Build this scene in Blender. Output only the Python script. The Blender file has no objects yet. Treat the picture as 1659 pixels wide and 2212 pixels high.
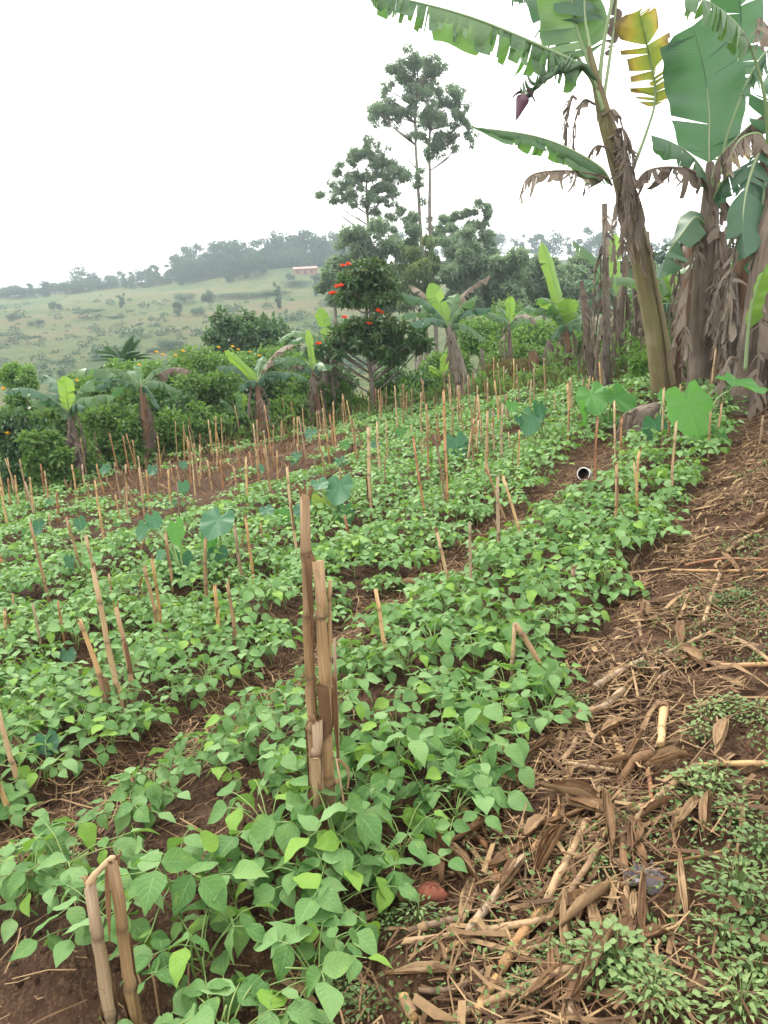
import bpy, math, random
import numpy as np
from mathutils import Vector, Matrix

S = bpy.context.scene
COL = S.collection
random.seed(7)
RNG = np.random.default_rng(11)

# ------------------------------------------------------------------ camera, sky, sun, exposure
PITCH, ROLL = math.radians(13.0), math.radians(2.5)
CAM = np.array([0.0, 0.0, 1.5])
FPX = 1106 / math.tan(math.radians(33.5))          # focal length in units of a 1659 x 2212 picture
_f = np.array([0, math.cos(PITCH), -math.sin(PITCH)])
_r0 = np.array([1.0, 0, 0]); _u0 = np.array([0, math.sin(PITCH), math.cos(PITCH)])
RIGHT = _r0 * math.cos(ROLL) - _u0 * math.sin(ROLL)
UP = _u0 * math.cos(ROLL) + _r0 * math.sin(ROLL)
cam_data = bpy.data.cameras.new('camera'); cam = bpy.data.objects.new('camera', cam_data); COL.objects.link(cam)
cam_data.sensor_fit = 'VERTICAL'; cam_data.sensor_height = 24; cam_data.angle = math.radians(67)
cam_data.clip_start = 0.05; cam_data.clip_end = 5000
m = Matrix((RIGHT, UP, -_f)).transposed().to_4x4(); m.translation = Vector(CAM)
cam.matrix_world = m
S.camera = cam

SUN_AZ, SUN_EL = math.radians(-28), math.radians(52)   # ahead of the camera and to the left, veiled by cloud
world = bpy.data.worlds.new('World'); S.world = world; world.use_nodes = True
wn = world.node_tree; wn.nodes.clear()
sky = wn.nodes.new('ShaderNodeTexSky'); sky.sky_type = 'NISHITA'; sky.sun_disc = False
sky.sun_elevation = SUN_EL; sky.sun_rotation = SUN_AZ
hsv = wn.nodes.new('ShaderNodeHueSaturation'); hsv.inputs['Saturation'].default_value = 0.12
mixw = wn.nodes.new('ShaderNodeMixRGB'); mixw.inputs['Fac'].default_value = 0.8
mixw.inputs['Color2'].default_value = (11.2, 11.0, 10.7, 1)     # even cloud cover over the sky
bg = wn.nodes.new('ShaderNodeBackground'); bg.inputs['Strength'].default_value = 0.13
wo = wn.nodes.new('ShaderNodeOutputWorld')
wn.links.new(sky.outputs[0], hsv.inputs['Color']); wn.links.new(hsv.outputs[0], mixw.inputs['Color1'])
wn.links.new(mixw.outputs[0], bg.inputs['Color']); wn.links.new(bg.outputs[0], wo.inputs['Surface'])
sun_d = bpy.data.lights.new('sun', 'SUN'); sun_d.energy = 1.5; sun_d.angle = math.radians(10); sun_d.color = (1.0, 0.93, 0.80)
sun = bpy.data.objects.new('sun', sun_d); COL.objects.link(sun)
sdir = Vector((math.sin(SUN_AZ) * math.cos(SUN_EL), math.cos(SUN_AZ) * math.cos(SUN_EL), math.sin(SUN_EL)))
sun.rotation_euler = sdir.to_track_quat('Z', 'Y').to_euler(); sun.location = (0, 0, 30)
S.view_settings.view_transform = 'Standard'; S.view_settings.look = 'None'
S.view_settings.gamma = 1; S.view_settings.use_curve_mapping = False
S.view_settings.exposure = 1.32
S.cycles.max_bounces = 6; S.cycles.diffuse_bounces = 3; S.cycles.transmission_bounces = 4; S.cycles.transparent_max_bounces = 4
S.cycles.volume_bounces = 0; S.cycles.use_denoising = True

# ------------------------------------------------------------------ noise and terrain
_tab = np.random.default_rng(5).random((256, 256))
def vn(x, y):
    xi = np.floor(x).astype(int); yi = np.floor(y).astype(int); fx = x - xi; fy = y - yi
    fx = fx * fx * (3 - 2 * fx); fy = fy * fy * (3 - 2 * fy)
    g = lambda a, b: _tab[a & 255, b & 255]
    return (g(xi, yi) * (1 - fx) + g(xi + 1, yi) * fx) * (1 - fy) + (g(xi, yi + 1) * (1 - fx) + g(xi + 1, yi + 1) * fx) * fy
def sst(a, b, x):
    t = np.clip((x - a) / (b - a), 0, 1); return t * t * (3 - 2 * t)
def row_s(x, y): return x * 0.83 - y * 0.56             # across the bean beds
def row_t(x, y): return x * 0.56 + y * 0.83             # along them
PATH_S = -1.06
def edge_y(x): return np.interp(x, [-30, -12, -7, -5.5, -2.7, 0, 1.8, 3.3, 4.2, 6], [9, 12, 14.2, 16.8, 17.2, 19.3, 17.8, 15.0, 12.0, 9.5])
def height(x, y):
    x = np.asarray(x, float); y = np.asarray(y, float)
    h = 0.12 * 12 * np.tanh(x / 12) - 0.02 * np.clip(y, -5, 60) + 0.025 * np.clip(x, 0, 5) ** 2
    s = row_s(x, y)
    near = 1 - sst(14, 24, np.hypot(x, y))
    bed = 0.055 * np.cos(2 * math.pi * (s + 1.75) / 1.35)
    onp = sst(PATH_S - 0.12, PATH_S + 0.2, s)
    h = h + near * (bed * (1 - onp) - 0.03 * onp)
    nn = 1 - sst(8, 16, np.hypot(x, y))
    h = h + nn * (0.035 * (vn(x * 3 + 40, y * 3 + 7) - 0.5) + 0.03 * (vn(x * 9, y * 9 + 70) - 0.5) + 0.014 * (vn(x * 23 + 9, y * 23) - 0.5))
    t = sst(18, 90, y)
    h = h * (1 - t) + t * (-6 + 0.012 * x)
    rid = np.interp(x, [-600, -260, -174, -90, -27, 60, 140, 320, 600], [20, 26, 28.5, 34, 37, 34, 28, 24, 20])
    k = np.clip((y - 95) / 245, 0, 1)
    h = h + rid * (0.75 * k + 0.25 * k * k * (3 - 2 * k)) - 0.05 * np.clip(y - 345, 0, 700)
    far = sst(60, 110, y)
    h = h + far * (2.6 * (vn(x / 38 + 9, y / 38) - 0.5) + 0.9 * (vn(x / 11, y / 11 + 5) - 0.5))
    return h
def hz(x, y): return float(height(x, y))
def ray(px, py): return _f + RIGHT * (px - 829.5) / FPX + UP * (1106 - py) / FPX
def at(px, py, dist):                                   # the point at a given distance ahead
    d = ray(px, py); return Vector(CAM + d * (dist / d[1]))
_tt = np.concatenate([np.linspace(0.6, 30, 4000), np.linspace(30, 800, 4000)])
def on_ground(px, py):                                  # the spot of ground a line of sight meets
    d = ray(px, py); p = CAM[None] + d[None] * _tt[:, None]
    k = np.where(p[:, 2] < height(p[:, 0], p[:, 1]))[0]
    q = p[k[0]] if len(k) else p[-1]
    return Vector((q[0], q[1], hz(q[0], q[1])))
def project(p):
    v = np.asarray(p) - CAM; d = v @ _f
    return 829.5 + FPX * (v @ RIGHT) / d, 1106 - FPX * (v @ UP) / d, d
def to_px(dist): return FPX / dist                      # picture units per metre

# ------------------------------------------------------------------ materials
def nd(t, k, **kw):
    n = t.nodes.new(k)
    for a, b in kw.items():
        if a in n.inputs: n.inputs[a].default_value = b
        else: setattr(n, a, b)
    return n
def ramp(t, fac, stops):
    r = t.nodes.new('ShaderNodeValToRGB'); e = r.color_ramp.elements
    while len(e) < len(stops): e.new(0.5)
    for i, (p, c) in enumerate(stops): e[i].position = p; e[i].color = (*c, 1)
    t.links.new(fac, r.inputs[0]); return r.outputs[0]
def new_mat(name):
    mt = bpy.data.materials.new(name); mt.use_nodes = True; t = mt.node_tree; t.nodes.clear()
    return mt, t
def mixc(t, fac, a, b, mode='MIX'):
    n = t.nodes.new('ShaderNodeMixRGB'); n.blend_type = mode
    for s, v in ((n.inputs[0], fac), (n.inputs[1], a), (n.inputs[2], b)):
        if hasattr(v, 'is_output'): t.links.new(v, s)
        elif isinstance(v, tuple): s.default_value = (*v, 1)
        else: s.default_value = v
    return n.outputs[0]
def mth(t, op, a, b=0.0, c=0.0):
    n = t.nodes.new('ShaderNodeMath'); n.operation = op
    for i, v in enumerate((a, b, c)):
        if hasattr(v, 'is_output'): t.links.new(v, n.inputs[i])
        else: n.inputs[i].default_value = v
    return n.outputs[0]
def attr(t, name): 
    n = t.nodes.new('ShaderNodeAttribute'); n.attribute_name = name; return n.outputs['Fac']
def noise(t, scale, detail=4, rough=0.55, vec=None, stretch=None):
    n = nd(t, 'ShaderNodeTexNoise', Scale=scale, Detail=detail, Roughness=rough)
    if vec is None:
        vec = nd(t, 'ShaderNodeTexCoord').outputs['Object']
    if stretch:
        mp = nd(t, 'ShaderNodeMapping'); mp.inputs['Scale'].default_value = stretch; t.links.new(vec, mp.inputs[0]); vec = mp.outputs[0]
    t.links.new(vec, n.inputs['Vector']); return n.outputs['Fac']
def rnd_value(t):                                        # per object + per piece
    oi = nd(t, 'ShaderNodeObjectInfo').outputs['Random']
    return mth(t, 'FRACT', mth(t, 'ADD', oi, attr(t, 'rnd')))
def finish(mt, t, col, rough, bump=None, bstr=0.3, bdist=0.01, transl=None, tfac=0.0, spec=0.5):
    p = nd(t, 'ShaderNodeBsdfPrincipled'); p.inputs['Specular IOR Level'].default_value = spec
    if hasattr(rough, 'is_output'): t.links.new(rough, p.inputs['Roughness'])
    else: p.inputs['Roughness'].default_value = rough
    if hasattr(col, 'is_output'): t.links.new(col, p.inputs['Base Color'])
    else: p.inputs['Base Color'].default_value = (*col, 1)
    if bump is not None:
        b = nd(t, 'ShaderNodeBump', Strength=bstr, Distance=bdist); t.links.new(bump, b.inputs['Height']); t.links.new(b.outputs[0], p.inputs['Normal'])
    out = nd(t, 'ShaderNodeOutputMaterial')
    if transl is not None:
        tr = nd(t, 'ShaderNodeBsdfTranslucent')
        if hasattr(transl, 'is_output'): t.links.new(transl, tr.inputs['Color'])
        else: tr.inputs['Color'].default_value = (*transl, 1)
        mx = nd(t, 'ShaderNodeMixShader'); mx.inputs[0].default_value = tfac
        t.links.new(p.outputs[0], mx.inputs[1]); t.links.new(tr.outputs[0], mx.inputs[2]); t.links.new(mx.outputs[0], out.inputs[0])
    else: t.links.new(p.outputs[0], out.inputs[0])
    return mt
def nd_clamp(t, v):
    n = t.nodes.new('ShaderNodeClamp'); t.links.new(v, n.inputs[0]); return n.outputs[0]
def leaf_mat(name, dark, mid, pale, trans, tfac=0.3, rough=0.5, spec=0.4, veins=None, blotch=6.0, young=None, radial=False, spots=False):
    mt, t = new_mat(name)
    r = rnd_value(t)
    c = ramp(t, r, [(0.0, dark), (0.5, mid), (1.0, pale)]) if young is None else ramp(t, r, [(0.0, dark), (0.45, mid), (0.88, pale), (0.93, young), (1.0, young)])
    nn_ = nd(t, 'ShaderNodeTexNoise', Scale=blotch, Detail=3.0); nn_.noise_dimensions = '4D'
    t.links.new(nd(t, 'ShaderNodeTexCoord').outputs['Object'], nn_.inputs['Vector']); t.links.new(mth(t, 'MULTIPLY', r, 37.0), nn_.inputs['W']); n = nn_.outputs['Fac']
    c = mixc(t, mth(t, 'MULTIPLY', n, 0.45), c, dark)
    if spots:
        n4 = nd(t, 'ShaderNodeTexNoise', Scale=2.6, Detail=2.0); n4.noise_dimensions = '4D'; t.links.new(nd(t, 'ShaderNodeTexCoord').outputs['UV'], n4.inputs['Vector']); t.links.new(mth(t, 'MULTIPLY', r, 91.0), n4.inputs['W'])
        yl = mth(t, 'MULTIPLY', mth(t, 'SUBTRACT', n4.outputs['Fac'], 0.56), 5.0); yl = nd_clamp(t, yl)
        c = mixc(t, mth(t, 'MULTIPLY', yl, 0.5), c, (0.24, 0.33, 0.06))
        n5 = nd(t, 'ShaderNodeTexNoise', Scale=7.0, Detail=1.0); n5.noise_dimensions = '4D'; t.links.new(nd(t, 'ShaderNodeTexCoord').outputs['UV'], n5.inputs['Vector']); t.links.new(mth(t, 'MULTIPLY', r, 53.0), n5.inputs['W'])
        sp_ = mth(t, 'GREATER_THAN', n5.outputs['Fac'], 0.755)
        c = mixc(t, mth(t, 'MULTIPLY', sp_, 0.85), c, (0.05, 0.035, 0.02))
    bump = n
    if veins:
        uv = nd(t, 'ShaderNodeTexCoord').outputs['UV']; sp = nd(t, 'ShaderNodeSeparateXYZ'); t.links.new(uv, sp.inputs[0])
        au = mth(t, 'ABSOLUTE', mth(t, 'SUBTRACT', sp.outputs[0], 0.5))
        if radial: ph = mth(t, 'MULTIPLY', mth(t, 'ARCTAN2', mth(t, 'SUBTRACT', sp.outputs[1], 0.5), mth(t, 'SUBTRACT', sp.outputs[0], 0.5)), 5.5)
        else: ph = mth(t, 'MULTIPLY', mth(t, 'SUBTRACT', sp.outputs[1], mth(t, 'MULTIPLY', au, veins[1])), veins[0])
        w = mth(t, 'POWER', mth(t, 'ABSOLUTE', mth(t, 'SINE', ph)), veins[2])
        mid_rib = mth(t, 'LESS_THAN', au, 0.022)
        v = mth(t, 'MAXIMUM', mth(t, 'SUBTRACT', 1.0, w), mid_rib)
        c = mixc(t, mth(t, 'MULTIPLY', v, veins[3]), c, pale)
        bump = mth(t, 'SUBTRACT', n, mth(t, 'MULTIPLY', v, 0.6))
    return finish(mt, t, c, rough, bump, 0.6 if spots else 0.35, 0.006 if spots else 0.004, mixc(t, 0.6, c, trans), tfac, spec)

M = {}
M['bean'] = leaf_mat('bean_leaf', (0.05, 0.14, 0.03), (0.115, 0.24, 0.065), (0.215, 0.355, 0.14), (0.25, 0.46, 0.05), 0.27, 0.58, 0.36, (20.0, 0.55, 0.2, 0.5), 30, (0.19, 0.34, 0.035), False, True)
M['bean_stem'] = leaf_mat('bean_stem', (0.12, 0.20, 0.05), (0.18, 0.27, 0.08), (0.26, 0.32, 0.10), (0.2, 0.3, 0.05), 0.1)
M['weed'] = leaf_mat('weed_leaf', (0.06, 0.12, 0.03), (0.125, 0.2, 0.06), (0.21, 0.29, 0.10), (0.18, 0.32, 0.06), 0.25, 0.5)
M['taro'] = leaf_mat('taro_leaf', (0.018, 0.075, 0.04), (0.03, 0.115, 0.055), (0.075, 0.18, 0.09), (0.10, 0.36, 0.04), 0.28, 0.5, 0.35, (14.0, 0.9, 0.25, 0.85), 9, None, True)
M['taro_bright'] = leaf_mat('taro_leaf_backlit', (0.04, 0.15, 0.03), (0.06, 0.2, 0.04), (0.11, 0.26, 0.06), (0.16, 0.48, 0.04), 0.42, 0.5, 0.35, (14.0, 0.9, 0.25, 0.85), 9, None, True)  # backlight put into the leaf colour: a brighter green copy of taro
M['taro_yellow'] = leaf_mat('taro_yellow_leaf', (0.13, 0.22, 0.03), (0.2, 0.3, 0.04), (0.35, 0.34, 0.07), (0.4, 0.5, 0.05), 0.4, 0.4, 0.5, (14.0, 0.9, 0.2, 0.3), 9)
M['petiole'] = leaf_mat('petiole_green', (0.13, 0.22, 0.07), (0.2, 0.3, 0.1), (0.3, 0.38, 0.15), (0.2, 0.3, 0.05), 0.08, 0.45)
BV = (190.0, 0.12, 0.5, 0.34)
M['ban_green'] = leaf_mat('banana_leaf', (0.045, 0.11, 0.042), (0.075, 0.16, 0.06), (0.14, 0.23, 0.10), (0.2, 0.42, 0.06), 0.34, 0.4, 0.6, BV, 3)
M['ban_teal'] = leaf_mat('banana_leaf_dark', (0.032, 0.09, 0.05), (0.055, 0.13, 0.07), (0.10, 0.185, 0.10), (0.12, 0.30, 0.08), 0.32, 0.45, 0.5, BV, 3)
M['ban_bright'] = leaf_mat('banana_leaf_backlit', (0.09, 0.20, 0.035), (0.14, 0.27, 0.045), (0.22, 0.34, 0.08), (0.34, 0.55, 0.06), 0.42, 0.45, 0.45, BV, 2)  # glow of backlit blades painted in as a brighter yellow-green
M['ban_rib'] = leaf_mat('banana_midrib', (0.14, 0.21, 0.09), (0.20, 0.28, 0.13), (0.28, 0.34, 0.18), (0.2, 0.3, 0.1), 0.08, 0.4)
def yellowing(name, dry_edge):
    mt, t = new_mat(name)
    uv = nd(t, 'ShaderNodeTexCoord').outputs['UV']; sp = nd(t, 'ShaderNodeSeparateXYZ'); t.links.new(uv, sp.inputs[0])
    au = mth(t, 'MULTIPLY', mth(t, 'ABSOLUTE', mth(t, 'SUBTRACT', sp.outputs[0], 0.5)), 2.0)
    f = mth(t, 'ADD', mth(t, 'MULTIPLY', au, 0.6), mth(t, 'MULTIPLY', noise(t, 4.0, 4), 0.75))
    c = ramp(t, f, [(0.35, (0.07, 0.15, 0.03)), (0.6, (0.2, 0.25, 0.03)), (0.78, (0.36, 0.26, 0.04)), (0.92, (0.12, 0.06, 0.03))])
    return finish(mt, t, c, 0.5, None, transl=mixc(t, 0.5, c, (0.4, 0.4, 0.05)), tfac=0.35)
M['ban_yellow'] = yellowing('banana_leaf_yellowing', 1)
def dry_mat(name, a, b, c_, tf=0.15):
    mt, t = new_mat(name)
    r = rnd_value(t); n = noise(t, 9.0, 5)
    c = ramp(t, mth(t, 'FRACT', mth(t, 'ADD', mth(t, 'MULTIPLY', r, 0.7), mth(t, 'MULTIPLY', n, 0.5))), [(0.0, a), (0.5, b), (1.0, c_)])
    st = noise(t, 60, 3, stretch=(1, 1, 0.15))
    c = mixc(t, mth(t, 'MULTIPLY', st, 0.5), c, a)
    return finish(mt, t, c, 0.75, st, 0.4, 0.005, c, tf, 0.25)
M['ban_dry'] = dry_mat('banana_leaf_dead', (0.07, 0.052, 0.042), (0.18, 0.14, 0.11), (0.34, 0.28, 0.22), 0.28)
M['husk'] = dry_mat('maize_husk', (0.075, 0.038, 0.02), (0.20, 0.112, 0.054), (0.42, 0.295, 0.165), 0.15)
M['straw'] = dry_mat('straw', (0.03, 0.016, 0.009), (0.125, 0.066, 0.031), (0.42, 0.285, 0.145), 0.1)
def stalk_mat(name, base, lo, hi):
    mt, t = new_mat(name)
    uv = nd(t, 'ShaderNodeTexCoord').outputs['UV']
    n = noise(t, 3.0, 6, 0.7, uv, (14, 2.2, 1)); n2 = noise(t, 22, 5)
    r = nd(t, 'ShaderNodeObjectInfo').outputs['Random']
    c = ramp(t, mth(t, 'ADD', mth(t, 'MULTIPLY', n, 0.8), mth(t, 'MULTIPLY', r, 0.3)), [(0.28, lo), (0.52, base), (0.8, hi)])
    c = mixc(t, mth(t, 'MULTIPLY', mth(t, 'GREATER_THAN', n2, 0.6), 0.35), c, (0.12, 0.07, 0.04))
    c = mixc(t, attr(t, 'aux'), c, (0.055, 0.03, 0.018))
    return finish(mt, t, c, 0.55, n, 0.5, 0.004, spec=0.4)
M['stalk'] = stalk_mat('maize_stalk', (0.32, 0.205, 0.10), (0.14, 0.08, 0.04), (0.50, 0.37, 0.22))
M['stalk_gold'] = stalk_mat('maize_stalk_golden', (0.37, 0.215, 0.08), (0.19, 0.09, 0.035), (0.52, 0.36, 0.18))
M['stalk_grey'] = stalk_mat('maize_stalk_weathered', (0.22, 0.145, 0.085), (0.09, 0.055, 0.035), (0.38, 0.28, 0.18))
M['stalk_red'] = stalk_mat('maize_stalk_reddish', (0.32, 0.14, 0.06), (0.15, 0.06, 0.035), (0.44, 0.26, 0.12))
STALK_MATS = ['stalk', 'stalk', 'stalk_gold', 'stalk_grey', 'stalk_red', 'stalk']
def trunk_mat(name, stops, sc=1.0):
    mt, t = new_mat(name)
    uv = nd(t, 'ShaderNodeTexCoord').outputs['UV']
    n = noise(t, 2.2 * sc, 6, 0.65, uv, (7, 1.0, 1)); n2 = noise(t, 2.5, 4)
    f = mth(t, 'ADD', mth(t, 'MULTIPLY', n, 0.6), mth(t, 'MULTIPLY', n2, 0.45))
    c = ramp(t, f, stops)
    fine = noise(t, 8.0, 4, 0.6, uv, (16, 1.5, 1))
    c = mixc(t, mth(t, 'MULTIPLY', fine, 0.4), c, (0.05, 0.035, 0.025))
    return finish(mt, t, c, 0.65, mth(t, 'ADD', n, fine), 0.7, 0.02, spec=0.3)
M['ps_a'] = trunk_mat('pseudostem_green_brown', [(0.3, (0.075, 0.05, 0.035)), (0.43, (0.2, 0.145, 0.09)), (0.56, (0.24, 0.21, 0.09)), (0.72, (0.38, 0.32, 0.22))])
M['ps_b'] = trunk_mat('pseudostem_grey_brown', [(0.3, (0.045, 0.033, 0.026)), (0.5, (0.14, 0.105, 0.08)), (0.7, (0.27, 0.215, 0.16))])
M['ps_c'] = trunk_mat('pseudostem_red_brown', [(0.3, (0.06, 0.03, 0.02)), (0.5, (0.17, 0.09, 0.05)), (0.72, (0.27, 0.16, 0.09))])
M['ps_w'] = trunk_mat('pseudostem_pale', [(0.32, (0.05, 0.04, 0.035)), (0.5, (0.19, 0.16, 0.13)), (0.7, (0.36, 0.32, 0.27))])
M['bark'] = trunk_mat('tree_bark', [(0.3, (0.07, 0.055, 0.045)), (0.5, (0.15, 0.12, 0.095)), (0.7, (0.27, 0.23, 0.19))], 2)
M['euc'] = leaf_mat('eucalyptus_leaf', (0.10, 0.15, 0.10), (0.165, 0.23, 0.15), (0.24, 0.31, 0.2), (0.27, 0.4, 0.18), 0.45, 0.5, 0.4, None, 0.5)
M['euc_pale'] = leaf_mat('eucalyptus_leaf_young', (0.08, 0.13, 0.05), (0.12, 0.18, 0.07), (0.19, 0.24, 0.095), (0.18, 0.3, 0.05), 0.28, 0.5, 0.4, None, 0.5)
M['dark_leaf'] = leaf_mat('dark_broadleaf', (0.03, 0.08, 0.03), (0.06, 0.125, 0.045), (0.12, 0.19, 0.07), (0.11, 0.25, 0.03), 0.25, 0.4, 0.6, None, 1)
M['mid_leaf'] = leaf_mat('hedge_leaf', (0.05, 0.115, 0.03), (0.10, 0.19, 0.048), (0.18, 0.275, 0.075), (0.2, 0.38, 0.04), 0.33, 0.5, 0.4, None, 1)
M['pale_leaf'] = leaf_mat('light_green_leaf', (0.07, 0.16, 0.035), (0.12, 0.23, 0.055), (0.19, 0.31, 0.08), (0.22, 0.42, 0.04), 0.3, 0.5, 0.4, None, 1)
M['tulip_leaf'] = leaf_mat('tulip_tree_leaf_dark', (0.035, 0.085, 0.035), (0.065, 0.135, 0.05), (0.14, 0.21, 0.08), (0.12, 0.26, 0.04), 0.28, 0.42, 0.5, None, 1)
M['tulip_top'] = leaf_mat('tulip_tree_leaf', (0.03, 0.07, 0.025), (0.055, 0.115, 0.04), (0.15, 0.17, 0.06), (0.12, 0.22, 0.04), 0.2, 0.42, 0.5, None, 1)
M['hill_leaf'] = leaf_mat('hill_tree_leaf', (0.025, 0.062, 0.032), (0.04, 0.09, 0.045), (0.07, 0.125, 0.055), (0.07, 0.16, 0.04), 0.15, 0.6, 0.3, None, 0.3)
M['palm'] = leaf_mat('palm_leaf', (0.035, 0.085, 0.04), (0.06, 0.125, 0.055), (0.10, 0.17, 0.075), (0.09, 0.2, 0.04), 0.22, 0.4, 0.5, None, 1)
M['dry_weed'] = leaf_mat('dry_weed', (0.10, 0.075, 0.035), (0.17, 0.125, 0.055), (0.22, 0.2, 0.08), (0.25, 0.22, 0.08), 0.25, 0.7, 0.2, None, 1)
def plain(name, col, rough=0.6, var=0.3, sc=20, spec=0.4, transl=None, tf=0.0):
    mt, t = new_mat(name); n = noise(t, sc, 4)
    c = mixc(t, mth(t, 'MULTIPLY', n, var * 2), col, tuple(v * 0.45 for v in col))
    return finish(mt, t, c, rough, n, 0.3, 0.01, transl, tf, spec)
M['red_flower'] = plain('red_petal', (0.75, 0.07, 0.02), 0.5, 0.15, 20, 0.3, (0.9, 0.12, 0.03), 0.3)
M['yellow_flower'] = plain('yellow_petal', (0.75, 0.42, 0.02), 0.5, 0.15, 20, 0.3, (0.9, 0.55, 0.03), 0.3)
M['bud'] = plain('banana_bud', (0.13, 0.06, 0.085), 0.5, 0.3, 6)
M['finger'] = plain('green_banana', (0.05, 0.10, 0.045), 0.45, 0.3, 12)
M['white_plastic'] = plain('white_enamel', (0.72, 0.71, 0.70), 0.35, 0.15, 30)
M['dark_inside'] = plain('cup_inner_dark', (0.012, 0.012, 0.018), 0.5, 0.2, 30)  # near-black colour for the inside of the cup
M['scrap'] = plain('grey_film', (0.25, 0.22, 0.24), 0.35, 0.3, 25, 0.6, (0.3, 0.28, 0.3), 0.3)
M['clod'] = plain('red_earth', (0.22, 0.075, 0.045), 0.85, 0.45, 45, 0.2)
M['brick'] = plain('brick_wall', (0.24, 0.12, 0.08), 0.85, 0.3, 1.5)
M['tin'] = plain('rusty_tin_roof', (0.26, 0.13, 0.09), 0.6, 0.4, 0.6)
M['dark_open'] = plain('dark_shutter', (0.05, 0.035, 0.03), 0.7, 0.3, 2)
def soil_mat(name, c1, c2, c3, litter):
    mt, t = new_mat(name)
    n = noise(t, 2.2, 6, 0.6); n2 = noise(t, 28, 6, 0.7); n3 = noise(t, 90, 4, 0.6)
    c = ramp(t, mth(t, 'ADD', mth(t, 'MULTIPLY', n, 0.5), mth(t, 'MULTIPLY', n2, 0.5)), [(0.3, c1), (0.5, c2), (0.72, c3)])
    lt = noise(t, 6, 5, 0.6); fl = noise(t, 120, 5, 0.75, None, (1, 0.45, 1))
    msk = mth(t, 'MULTIPLY', mth(t, 'GREATER_THAN', mth(t, 'ADD', mth(t, 'MULTIPLY', lt, 0.25), mth(t, 'MULTIPLY', fl, 0.75)), 0.65 - litter), 0.5)
    c = mixc(t, msk, c, (0.2, 0.125, 0.07))
    return finish(mt, t, c, 0.95, mth(t, 'ADD', mth(t, 'MULTIPLY', n2, 1.0), mth(t, 'MULTIPLY', n3, 0.4)), 1.0, 0.05, spec=0.15)
M['soil'] = soil_mat('red_brown_soil', (0.028, 0.015, 0.010), (0.06, 0.032, 0.019), (0.12, 0.064, 0.037), 0.12)
M['path'] = soil_mat('littered_path_soil', (0.03, 0.014, 0.008), (0.065, 0.032, 0.018), (0.125, 0.064, 0.034), 0.13)
def hill_mat():
    mt, t = new_mat('hill_grass')
    pos = nd(t, 'ShaderNodeNewGeometry').outputs['Position']
    n = noise(t, 0.035, 6, 0.65, pos); n2 = noise(t, 0.25, 5, 0.7, pos); n3 = noise(t, 0.012, 4, 0.55, pos, (1, 2.2, 1))
    f = mth(t, 'ADD', mth(t, 'MULTIPLY', n, 0.45), mth(t, 'ADD', mth(t, 'MULTIPLY', n2, 0.35), mth(t, 'MULTIPLY', n3, 0.25)))
    c = ramp(t, f, [(0.36, (0.032, 0.068, 0.024)), (0.46, (0.068, 0.108, 0.036)), (0.54, (0.105, 0.128, 0.048)), (0.61, (0.15, 0.128, 0.066)), (0.7, (0.175, 0.115, 0.07))])
    return finish(mt, t, c, 0.95, mth(t, 'ADD', n2, noise(t, 1.3, 5, 0.7, pos)), 1.0, 1.2, spec=0.1)
M['hill'] = hill_mat()

# ------------------------------------------------------------------ mesh helpers
def mesh_np(name, V, F, mats, rnd=None, aux=None, uv=None, smooth=True, mi=None):
    """V (n,3); F list of arrays of polygons (each array (m,k)); uv per vertex"""
    V = np.asarray(V, float); me = bpy.data.meshes.new(name)
    F = [np.asarray(f, int) for f in (F if isinstance(F, list) and isinstance(F[0], np.ndarray) else [F]) if len(f)]
    loops = np.concatenate([f.ravel() for f in F]); tot = np.concatenate([np.full(len(f), f.shape[1]) for f in F])
    me.vertices.add(len(V)); me.vertices.foreach_set('co', V.ravel())
    me.loops.add(len(loops)); me.loops.foreach_set('vertex_index', loops)
    me.polygons.add(len(tot)); st = np.zeros(len(tot), int); st[1:] = np.cumsum(tot)[:-1]
    me.polygons.foreach_set('loop_start', st)
    me.polygons.foreach_set('use_smooth', np.full(len(tot), smooth))
    if mi is not None: me.polygons.foreach_set('material_index', np.asarray(mi, int))
    for nm, a in (('rnd', rnd), ('aux', aux)):
        if a is not None:
            at_ = me.attributes.new(nm, 'FLOAT', 'POINT'); at_.data.foreach_set('value', np.asarray(a, np.float32))
    if uv is not None:
        l = me.uv_layers.new(name='UVMap'); l.data.foreach_set('uv', np.asarray(uv, np.float32)[loops].ravel())
    me.update(calc_edges=True); me.validate()
    for mt in (mats if isinstance(mats, (list, tuple)) else [mats]): me.materials.append(M[mt])
    return me
class MB:
    """collects pieces into one mesh"""
    def __init__(s): s.V, s.Q, s.T, s.R, s.A, s.U = [], [], [], [], [], []; s.n = 0
    def add(s, V, quads=(), tris=(), rnd=0.0, aux=None, uv=None):
        V = np.asarray(V, float); k = len(V)
        s.V.append(V); 
        if len(quads): s.Q.append(np.asarray(quads, int) + s.n)
        if len(tris): s.T.append(np.asarray(tris, int) + s.n)
        s.R.append(np.full(k, rnd) if np.isscalar(rnd) else np.asarray(rnd)); s.A.append(np.zeros(k) if aux is None else np.asarray(aux))
        s.U.append(np.zeros((k, 2)) if uv is None else np.asarray(uv)); s.n += k
    def mesh(s, name, mats, smooth=True):
        F = []
        if s.Q: F.append(np.concatenate(s.Q))
        if s.T: F.append(np.concatenate(s.T))
        return mesh_np(name, np.concatenate(s.V), F, mats, np.concatenate(s.R), np.concatenate(s.A), np.concatenate(s.U), smooth)
    def build(s, name, mats, parent=None, smooth=True):
        return obj(name, s.mesh(name, mats, smooth), parent)
def obj(name, me, parent=None, loc=None, mat=None):
    o = bpy.data.objects.new(name, me); COL.objects.link(o)
    if parent is not None: o.parent = parent
    if mat is not None: o.matrix_local = mat
    elif loc is not None: o.location = loc
    return o
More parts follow.
